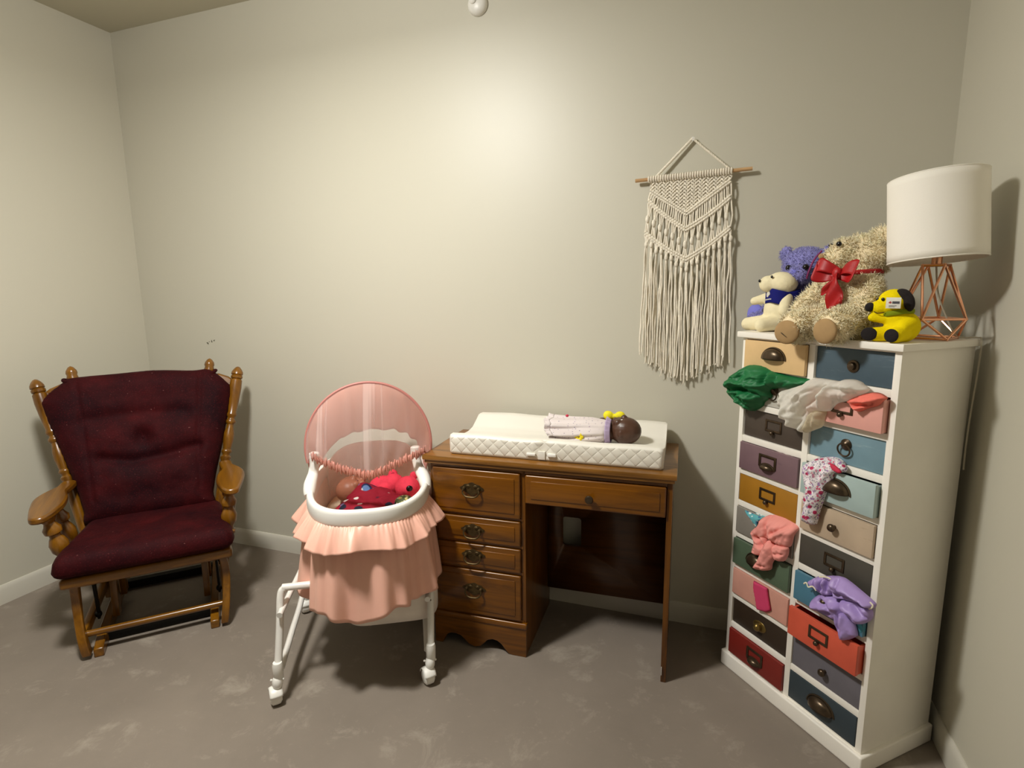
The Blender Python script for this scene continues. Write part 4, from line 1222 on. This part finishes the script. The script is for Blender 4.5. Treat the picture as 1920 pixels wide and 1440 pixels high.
# floral leggings
g, L = garment('floral_leggings', 'white floral leggings hanging out of the pale aqua drawer', 'clothing', .34, .668, -.024)
out = [(.286, .836), (.307, .862), (.334, .874), (.357, .880), (.379, .875), (.395, .862), (.392, .85), (.38, .841), (.376, .817), (.364, .785), (.355, .753), (.348, .724), (.342, .689), (.337, .675), (.318, .668), (.301, .673), (.295, .689), (.3, .721), (.295, .744), (.303, .77), (.294, .797)]
F = [([(.33, .86), (.325, .78), (.32, .69)], .006, .012), ([(.35, .87), (.345, .82), (.36, .79)], -.008, .006), ([(.31, .84), (.33, .80)], -.006, .006)]
puffy('cloth', L(out), .026, M['floral'], g, soft=.024, folds=[(L(p), h, w) for p, h, w in F], yfun=lambda x, z: .045*max(0, min(1, (z-.17)/.04))**1.5, res=.003, namp=.003, nsc=40, back=.2, ridge=(.006, 60, 1.4, 2.5))
lab(puffy('waistband', L([(.355, .872), (.372, .883), (.392, .876), (.408, .862), (.400, .848), (.385, .850), (.374, .86)]), .018, M['floral'], g, soft=.014, yfun=lambda x, z: .012, res=.003, back=.2), 'turned waistband')
lab(puffy('lining', L([(.370, .868), (.384, .868), (.405, .856), (.399, .848), (.387, .849), (.376, .855)]), .006, M['redbit'], g, soft=.006, yfun=lambda x, z: -.008, res=.003, back=.2), 'red lining')
# pink fleece
g, L = garment('pink_fleece_jacket', 'pink fleece baby jacket hanging from the grey drawer', 'clothing', .185, .444, -.012)
def fl(pts, th, soft, folds, y, seed, rg):
    return puffy('fold', L(pts), th, M['knit'], g, soft=soft, folds=[(L(p), h, w) for p, h, w in folds], yfun=lambda x, z: y+.03*max(0, min(1, (z-.165)/.03))**1.5, res=.0026, namp=.002, nsc=60, back=.2, seed=seed, ridge=rg)
fs_ = [
 fl([(.104, .556), (.126, .588), (.143, .622), (.176, .640), (.224, .643), (.262, .632), (.259, .60), (.250, .566), (.22, .556), (.18, .56), (.14, .55)], .026, .024, [([(.165, .63), (.172, .59), (.178, .56)], -.012, .006), ([(.24, .628), (.20, .59)], -.010, .006), ([(.235, .61), (.195, .575)], .010, .007)], -.002, 4, (.007, 40, 1.1, 3)),
 fl([(.106, .556), (.122, .53), (.116, .49), (.148, .491), (.170, .51), (.176, .54), (.165, .566), (.13, .57)], .022, .018, [([(.136, .550), (.150, .546), (.156, .535)], -.022, .008), ([(.135, .53), (.128, .50)], -.007, .006)], -.008, 6, (.004, 50, .3, 3)),
 fl([(.182, .562), (.208, .552), (.212, .52), (.200, .49), (.196, .467), (.166, .449), (.137, .446), (.136, .459), (.152, .488), (.163, .525)], .024, .018, [([(.19, .54), (.175, .49), (.15, .455)], .006, .008), ([(.16, .47), (.185, .475)], -.006, .004)], -.014, 7, (.005, 50, 1.0, 3)),
 fl([(.202, .555), (.246, .566), (.252, .545), (.240, .516), (.218, .507), (.203, .518)], .022, .016, [([(.215, .53), (.24, .54)], -.008, .004)], -.010, 9, (.005, 60, .6, 2))]
joined('cloth', fs_, M['knit'], g)
# teal print
g, L = garment('teal_print_cloth', 'teal and white printed cloth over the grey drawer edge', 'clothing', .09, .571, -.010)
puffy('cloth', L([(.050, .612), (.087, .615), (.143, .618), (.129, .606), (.119, .59), (.114, .571), (.09, .589), (.063, .603)]), .008, M['tealprint'], g, soft=.012, yfun=lambda x, z: .014*max(0, (z-.03)/.015), res=.003, namp=.002, nsc=60, back=.1)
# hot pink strap
g, L = garment('hot_pink_strap', 'flat hot pink strap hanging over the salmon pink drawer', 'clothing', .155, .288, -.010)
puffy('cloth', L([(.116, .385), (.173, .387), (.178, .365), (.192, .318), (.175, .303), (.136, .290), (.124, .335), (.116, .358)]), .006, M['hot'], g, soft=.006, res=.004, namp=.001, nsc=50, back=.05, round_=False)
# lavender satin
g, L = garment('lavender_satin_garment', 'lavender satin garment with cream lace spilling over the blue drawer', 'clothing', .45, .368, -.020)
g.location = cw(.438, -.020, .374)
def fl(pts, th, soft, folds, y, seed, rg):
    return puffy('fold', L(pts), th, M['lav'], g, soft=soft, folds=[(L(p), h, w) for p, h, w in folds], yfun=lambda x, z: y, res=.0026, namp=.003, nsc=50, back=.2, seed=seed, ridge=rg)
lab(fl([(.337, .481), (.345, .495), (.366, .514), (.395, .530), (.418, .540), (.432, .528), (.428, .50), (.412, .478), (.387, .468), (.360, .472)], .020, .016, [([(.36, .505), (.372, .482)], -.010, .004), ([(.385, .52), (.39, .485)], -.012, .004), ([(.405, .53), (.405, .49)], -.010, .004), ([(.373, .51), (.38, .485)], .008, .004), ([(.395, .525), (.398, .485)], .008, .004)], .004, 5, (.006, 80, 1.3, 2.5)), 'gathered waist').name = 'gathered_waist'
fs_ = [
 fl([(.352, .420), (.357, .441), (.377, .464), (.41, .480), (.45, .476), (.462, .445), (.44, .417), (.398, .410), (.367, .408)], .026, .022, [([(.37, .425), (.40, .44), (.44, .46)], .010, .009), ([(.38, .415), (.42, .432)], -.012, .006), ([(.39, .455), (.42, .45)], -.010, .006)], .006, 3, (.006, 45, .4, 3)),
 fl([(.429, .445), (.46, .455), (.482, .445), (.497, .413), (.493, .399), (.462, .370), (.446, .386), (.433, .412)], .022, .018, [([(.46, .45), (.468, .41), (.475, .385)], .010, .009), ([(.448, .44), (.452, .40)], -.010, .005)], .000, 8, (.004, 50, 1.4, 3)),
 fl([(.45, .490), (.49, .503), (.528, .505), (.536, .487), (.527, .466), (.503, .444), (.482, .449), (.455, .465)], .024, .020, [([(.47, .48), (.5, .475), (.52, .46)], .010, .010), ([(.49, .495), (.525, .48)], -.010, .006)], -.004, 10, (.005, 45, -.6, 3)),
 fl([(.416, .540), (.444, .552), (.467, .550), (.503, .539), (.535, .528), (.541, .520), (.532, .507), (.50, .503), (.46, .494), (.432, .484), (.418, .51)], .026, .020, [([(.43, .525), (.47, .528), (.53, .518)], .010, .009), ([(.435, .50), (.47, .508), (.51, .512)], -.014, .006), ([(.44, .545), (.45, .515)], -.008, .006)], -.004, 12, (.006, 42, -.25, 3))]
joined('cloth', fs_, M['lav'], g)
for pts in ([(.337, .481), (.345, .488), (.352, .478), (.366, .487), (.378, .480)], [(.385, .526), (.4, .534), (.415, .537), (.427, .534)], [(.533, .529), (.541, .524), (.539, .516), (.532, .509)]):
    lab(MB().tube(bez([(a-.45, -.020, b-.368) for a, b in pts], 6), .0024, 6, flat=.6).build('lace_trim', M['lavtrim'], g), 'cream lace trim')
lab(puffy('lining', L([(.478, .452), (.492, .448), (.507, .432), (.503, .412), (.492, .418)]), .010, M['tealbit'], g, soft=.010, yfun=lambda x, z: .012, res=.003, back=.2), 'teal lining')

# ------------------------------------------------------------------ toys on the cabinet
TOP = CH+.0005
def toy(name, label, cat, u, v):
    t = thing(name, label, cat, cw(u, v, TOP), CTH)
    return t, (lambda a, b, c: V3((a-u, b-v, c-TOP)))
# big shaggy bear
t, q = toy('teddy_bear', 'large shaggy cream teddy bear with red ribbon and tan soles', 'teddy bear', .325, .07)
mb = MB()
mb.ell(q(.300, .090, 1.292), (.084, .072, .085)).ell(q(.292, .112, 1.348), (.068, .058, .060))
mb.ell(q(.286, .150, 1.432), (.066, .060, .062), Matrix.Rotation(-.3, 3, 'Y')).ell(q(.246, .098, 1.432), (.040, .042, .036)).ell(q(.256, .108, 1.458), (.038, .038, .030))
mb.ell(q(.318, .165, 1.486), (.032, .018, .032)).ell(q(.236, .19, 1.480), (.026, .016, .026))
mb.limb(q(.272, .04, 1.258), q(.240, -.045, 1.242), .046, .043).limb(q(.352, .035, 1.262), q(.358, -.048, 1.248), .046, .042)
mb.limb(q(.228, .075, 1.345), q(.205, .015, 1.285), .034, .030).limb(q(.360, .075, 1.345), q(.385, .025, 1.285), .034, .030)
body = mb.build('body', M['beartan'], t, ang=180, remesh=.006, smooth=4)
strands(body, 13000, .015, .0011, M['fur'], 'fur', t, 5, curl=1.5, gravity=.15, region=lambda p: not (p.y < -.148 and p.z < .09))
for u, z, s in ((.240, 1.226, 1), (.360, 1.236, -1)):
    mb = MB(); mb.ell(q(u, -.083, z), (.038, .012, .034), Matrix.Rotation(.12*s, 3, 'Z')); lab(mb.build('foot_pad', M['sole'], t, ang=180), 'tan foot pad')
MB().tube([q(.228, -.094, 1.226), q(.238, -.097, 1.222), q(.250, -.096, 1.214)], [.001, .0014, .001], 5).build('embroidery', M['bronze'], t)
for p in (q(.266, .066, 1.472), q(.224, .088, 1.470)): MB().ell(p, (.008, .006, .007)).build('eye', M['black'], t)
MB().ell(q(.222, .058, 1.440), (.011, .009, .009)).build('nose', M['sole'], t)
# ribbon bow
mb = MB()
def loop(c, w, h, s, tw):
    def f(u, v):
        a = 2*PI*u
        x = w*(1-math.cos(a))/2*s; z = h*math.sin(a)*.6*(.35+.65*(1-math.cos(a))/2)
        b = (v-.5)*.042*(.45+.55*(1-math.cos(a))/2)
        return V3(c)+V3((x+.12*b, -.012*(1-math.cos(a))+.004*math.sin(u*19)+b*.35, z+b+tw*x))
    return f
c = q(.300, .030, 1.388)
mb.grid(loop(c, .058, .036, -1, -.25), 40, 7, True).grid(loop(c, .066, .028, 1, .10), 40, 7, True)
mb.ell(c+V3((0, -.006, 0)), (.013, .011, .017))
def tail(c, d, L, w):
    def f(u, v):
        b = (v-.5)*2*w*(.5+.9*u)
        e = L*u*(1-.35*abs(v-.25) if u > .95 else 1)
        return V3(c)+V3((d*e+b, -.010+.007*math.sin(u*8+v*3)-.012*u, -e+.35*b))
    return f
mb.grid(tail(c+V3((0, -.010, 0)), .20, .098, .020), 20, 6).grid(tail(c+V3((-.004, .004, 0)), -.28, .055, .018), 16, 6)
lab(mb.build('ribbon', M['redribbon'], t, ang=180, solid=.0016), 'red ribbon bow')
mb = MB().tube([q(.288+.062*math.cos(a), .122+.064*math.sin(a), 1.388+.006*math.cos(a)) for a in np.linspace(0, 2*PI, 37)[:-1]], .006, 6, closed=True, flat=.4)
mb.build('ribbon_band', M['redribbon'], t)
# lavender bear behind
t, q = toy('teddy_bear', 'lavender blue teddy bear sitting at the back behind the cream lamb', 'teddy bear', .06, .20)
mb = MB()
mb.ell(q(.068, .185, 1.285), (.066, .058, .072)).ell(q(.075, .18, 1.335), (.055, .05, .05)).ell(q(.072, .175, 1.420), (.074, .060, .060)).ell(q(.098, .120, 1.395), (.036, .034, .028))
mb.ell(q(-.020, .19, 1.462), (.024, .013, .028)).ell(q(.145, .185, 1.458), (.024, .013, .024))
mb.limb(q(.02, .17, 1.33), q(-.045, .14, 1.27), .026, .022).limb(q(.12, .17, 1.32), q(.16, .12, 1.27), .026, .022)
mb.limb(q(.03, .16, 1.245), q(-.05, .10, 1.242), .032, .028).limb(q(.11, .16, 1.245), q(.14, .09, 1.24), .032, .028)
pb = mb.build('body', M['purple'], t, ang=180, remesh=.005, smooth=4)
strands(pb, 6000, .010, .0009, M['purplefur'], 'fur', t, 9, curl=.8)
for p in (q(.066, .106, 1.414), q(.128, .108, 1.414)): MB().ell(p, (.0095, .009, .009)).build('eye', M['black'], t)
MB().ell(q(.100, .092, 1.400), (.011, .008, .008)).build('nose', M['purplelight'], t)
MB().ell(q(-.078, .128, 1.262), (.034, .018, .034)).build('paw', M['purplelight'], t)
mb = MB().tube(bez([q(.146, .150, 1.462), q(.146, .120, 1.435), q(.140, .108, 1.40), q(.132, .11, 1.378)], 6), .0028, 6)
lab(mb.build('stitched_ribbon', M['thread'], t), 'magenta ribbon on the head')
# small cream lamb with a navy bandana
t, q = toy('plush_lamb', 'small cream plush animal wearing a navy bandana', 'plush toy', .04, .085)
mb = MB()
mb.ell(q(.052, .095, 1.278), (.052, .045, .058)).ell(q(.060, .10, 1.318), (.040, .036, .036))
mb.ell(q(.064, .085, 1.366), (.050, .041, .036), Matrix.Rotation(.15, 3, 'Y')).ell(q(.034, .058, 1.364), (.030, .026, .027))
mb.limb(q(.02, .085, 1.322), q(-.03, .07, 1.308), .018, .014).limb(q(.09, .08, 1.318), q(.105, .055, 1.280), .020, .018)
mb.limb(q(.025, .07, 1.240), q(-.028, .045, 1.233), .026, .022).limb(q(.065, .07, 1.240), q(.052, .02, 1.233), .026, .022)
mb.build('body', M['cream'], t, ang=180, remesh=.004, smooth=4)
for p in (q(.022, .032, 1.374), q(.060, .043, 1.386)): MB().ell(p, (.0042, .003, .0048)).build('eye', M['black'], t)
def band(u, v):
    a = 2*PI*u; k = v-.5
    return q(.060+(.049+.004*math.sin(a*5))*math.cos(a), .095+(.046+.003*math.sin(a*4))*math.sin(a), 1.323+.044*k-.006*math.cos(a)*.5+.004*math.sin(a*3))
bd_ = MB().grid(band, 60, 8, True).build('bandana', M['navy'], t, ang=180, solid=.003); lab(bd_, 'navy bandana')
mb = MB()
def on_band(deg, v, lift=.0032):
    p = band(math.radians(deg)/(2*PI), v); o = p-q(.060, .095, 1.323); o.z = 0
    return p+o.normalized()*lift
def band_patch(pts):
    mb.faces([on_band(a, v) for a, v in pts]+[on_band(a, v, .0010) for a, v in pts], [tuple(range(len(pts)))]+[(k, (k+1) % len(pts), len(pts)+(k+1) % len(pts), len(pts)+k) for k in range(len(pts))])
band_patch([(-118, .46), (-113, .40), (-100, .60), (-104, .78), (-116, .86), (-120, .66)])
for k in range(6): band_patch([(-124+6*k, .20), (-120.5+6*k, .20), (-120.5+6*k, .29), (-124+6*k, .29)])
mb.build('bandana_print', M['paper'], bd_)
# yellow dog
t, q = toy('plush_dog', 'yellow plush dog with black ears, nose and soles, tag on its ear', 'plush toy', .47, .045)
mb = MB()
mb.ell(q(.470, .055, 1.249), (.040, .042, .041)).ell(q(.462, .047, 1.270), (.033, .033, .034))
mb.ell(q(.452, .04, 1.313), (.036, .032, .032)).ell(q(.432, .018, 1.298), (.024, .022, .018)).ell(q(.442, .03, 1.296), (.026, .026, .018))
mb.limb(q(.455, .03, 1.268), q(.425, .005, 1.272), .014, .011)
mb.limb(q(.462, .03, 1.232), q(.440, .002, 1.230), .020, .019).limb(q(.487, .03, 1.234), q(.490, -.002, 1.230), .021, .020)
mb.limb(q(.496, .045, 1.262), q(.494, .022, 1.250), .017, .014)
mb.build('body', M['yellow'], t, ang=180, remesh=.0035, smooth=4)
MB().ell(q(.419, .000, 1.299), (.012, .011, .012)).build('nose', M['blkplush'], t)
for p in (q(.446, .008, 1.319), q(.424, .020, 1.318)): MB().ell(p, (.0045, .004, .0045)).build('eye', M['black'], t)
for u, z, r in ((.434, 1.231, .3), (.491, 1.2305, -.1)):
    MB().ell(q(u, -.016, z), (.019, .006, .017), Matrix.Rotation(r, 3, 'Z')).build('sole', M['blkplush'], t)
mb = MB().ell(q(.480, .035, 1.330), (.022, .012, .014), Matrix.Rotation(.5, 3, 'Y')).ell(q(.494, .035, 1.312), (.013, .011, .024), Matrix.Rotation(-.2, 3, 'Y'))
mb.build('ear', M['blkplush'], t, ang=180, remesh=.003, smooth=3)
MB().ell(q(.430, .068, 1.322), (.012, .010, .022)).build('ear', M['blkplush'], t)
MB().tube([q(.462+.033*math.cos(a), .045+.033*math.sin(a), 1.283+.007*math.cos(a)) for a in np.linspace(0, 2*PI, 31)[:-1]], .0065, 7, closed=True, flat=.5).build('scarf', M['green_scarf'], t)
MB().tube(bez([q(.433, -.003, 1.288), q(.443, -.002, 1.284), q(.454, .006, 1.287)], 5), .0012, 5).build('mouth', M['bronze'], t)
tg = MB().box(q(.459, .0005, 1.297), q(.496, .0012, 1.324), .0003).build('tag', M['paper'], t); lab(tg, 'white card tag with small print')
mb = MB()
for k in range(11): mb.box(q(.4755+.0016*k, -.0004, 1.3085+.0006*(k % 2)), q(.4763+.0016*k+.0004*(k % 3), .0006, 1.3145))
for k in range(2): mb.box(q(.467, -.0004, 1.3035-.003*k), q(.486-.004*k, .0006, 1.3045-.003*k))
mb.build('tag_print', M['ink'], tg)
MB().box(q(.466, -.0004, 1.3105), q(.4735, .0006, 1.3125)).box(q(.4685, -.0004, 1.309), q(.4715, .0006, 1.3145)).build('tag_emblem', M['inkred'], tg)

# ------------------------------------------------------------------ lamp
LU, LV = .456, .191
t = thing('table_lamp', 'copper wire table lamp with white drum shade on the cabinet', 'lamp', cw(LU, LV, TOP), CTH)
ap = -1.278   # turn of the wire cage
def node(r, z, k, n=4, off=0): a = 2*PI*(k+off)/n+ap; return V3((r*math.cos(a), r*math.sin(a), z))
topn = [node(.034, .193, k, 4, .5) for k in range(4)]; midn = [node(.076, .054, k) for k in range(4)]; botn = [node(.074, .004, k, 4, .5) for k in range(4)]
mb = MB(); r = .0033
for k in range(4):
    for a, b in ((topn[k], topn[(k+1) % 4]), (midn[k], midn[(k+1) % 4]), (botn[k], botn[(k+1) % 4]), (midn[k], topn[k]), (midn[k], topn[k-1]), (midn[k], botn[k]), (midn[k], botn[k-1])):
        mb.tube([a, b], r, 8)
for p in midn+botn+topn: mb.ell(p, .0042, u=10, v=7)
mb.tube([topn[0], topn[2]], r, 8).tube([topn[1], topn[3]], r, 8)
lab(mb.build('wire_base', M['copper'], t), 'copper wire cage base')
lab(MB().lathe([(.010, 0), (.012, .002), (.012, .03), (.016, .032), (.016, .06), (.01, .062)], (0, 0, .190), (0, 0, 1), 18).build('socket', M['copper'], t), 'copper socket')
MB().lathe([(.012, 0), (.016, .012), (.028, .04), (.03, .055), (.022, .078), (0, .086)], (0, 0, .248), (0, 0, 1), 20).build('bulb', M['bulbwhite'], t)
# shade, very slightly askew
tl = V3((0, 0, 1)).rotation_difference(V3((-.0213, 0, .213)).normalized())
def shp(rr, z): return lambda a: V3((-.0014, 0, .205))+tl @ V3((rr*math.cos(a), rr*math.sin(a), z-.205))
def shade_(u, v): return shp(.1075-.001*v, .205+.215*v)(2*PI*u)
MB().grid(shade_, 96, 12, True).build('lamp_shade', M['shadewhite'], t, ang=180, solid=.003)
for rr, z in ((.1078, .206), (.1068, .4195)): MB().tube([shp(rr, z)(2*PI*k/72) for k in range(72)], .0020, 6, closed=True).build('shade_trim', M['shadewhite'], t)
mb = MB()
for k in range(3):
    a = 2*PI*k/3+.4; mb.tube([shp(.014, .255)(a), shp(.105, .245)(a)], .0018, 6)
mb.tube([shp(.015, .255)(2*PI*k/20) for k in range(20)], .002, 6, closed=True)
mb.build('shade_spider', M['copper'], t)
def lc(u, v, z): return V3((u-LU, v-LV, z-TOP))
mb = MB().tube(bez([V3((0, 0, .19)), V3((.006, .01, .12)), V3((.02, .03, .06)), V3((.035, .05, .012)), lc(.500, .268, 1.2145), lc(.522, .285, 1.2155), lc(.5305, .288, 1.205), lc(.5315, .286, 1.12), lc(.527, .288, 1.03), lc(.5225, .293, .93), lc(.520, .300, .85)], 8), .0022, 7)
mb.build('power_cord', M['cord'], t)

# ------------------------------------------------------------------ light
def area(name, loc, size, energy, col, aim=(0, 0, -1), shape='DISK'):
    l = bpy.data.lights.new(name, 'AREA'); l.shape = shape; l.size = size; l.energy = energy; l.color = col
    o = bpy.data.objects.new(name, l); C.objects.link(o); o.location = loc
    o.rotation_euler = V3(aim).to_track_quat('-Z', 'Y').to_euler()
    return o
pl_ = bpy.data.lights.new('ceiling_dome_lamp', 'POINT'); pl_.energy = 43; pl_.shadow_soft_size = .11; pl_.color = (1.0, .99, .958)
po_ = bpy.data.objects.new('ceiling_dome_lamp', pl_); C.objects.link(po_); po_.location = (-1.28, -1.42, 2.53)
area('ceiling_lamp', (-1.28, -1.42, 2.41),   .26, 42, (1.0, .99, .958))
w = bpy.data.worlds.new('World'); bpy.context.scene.world = w; w.use_nodes = True
w.node_tree.nodes['Background'].inputs[0].default_value = (1, .95, .85, 1)
w.node_tree.nodes['Background'].inputs[1].default_value = .05

# ------------------------------------------------------------------ camera
cam = bpy.data.cameras.new('camera'); co = bpy.data.objects.new('camera', cam); C.objects.link(co)
r_ = V3((.94254611, .33390344, -.010739)); u_ = V3((-.04491269, .15850256, .98633655)); f_ = V3((-.33104332, .92918536, -.16439248))
mt = Matrix.Identity(4)
for i in range(3): mt[i][0] = r_[i]; mt[i][1] = u_[i]; mt[i][2] = -f_[i]
mt[0][3], mt[1][3], mt[2][3] = 0, -2.21331574, 1.34975416
co.matrix_world = mt
cam.sensor_width = 36; cam.sensor_fit = 'HORIZONTAL'; cam.lens = 1044.411*36/1920; cam.clip_start = .02
sc_ = bpy.context.scene
sc_.camera = co
sc_.view_settings.view_transform = 'Standard'; sc_.view_settings.look = 'None'; sc_.view_settings.gamma = 1
sc_.view_settings.use_curve_mapping = False
sc_.view_settings.exposure = 0.0
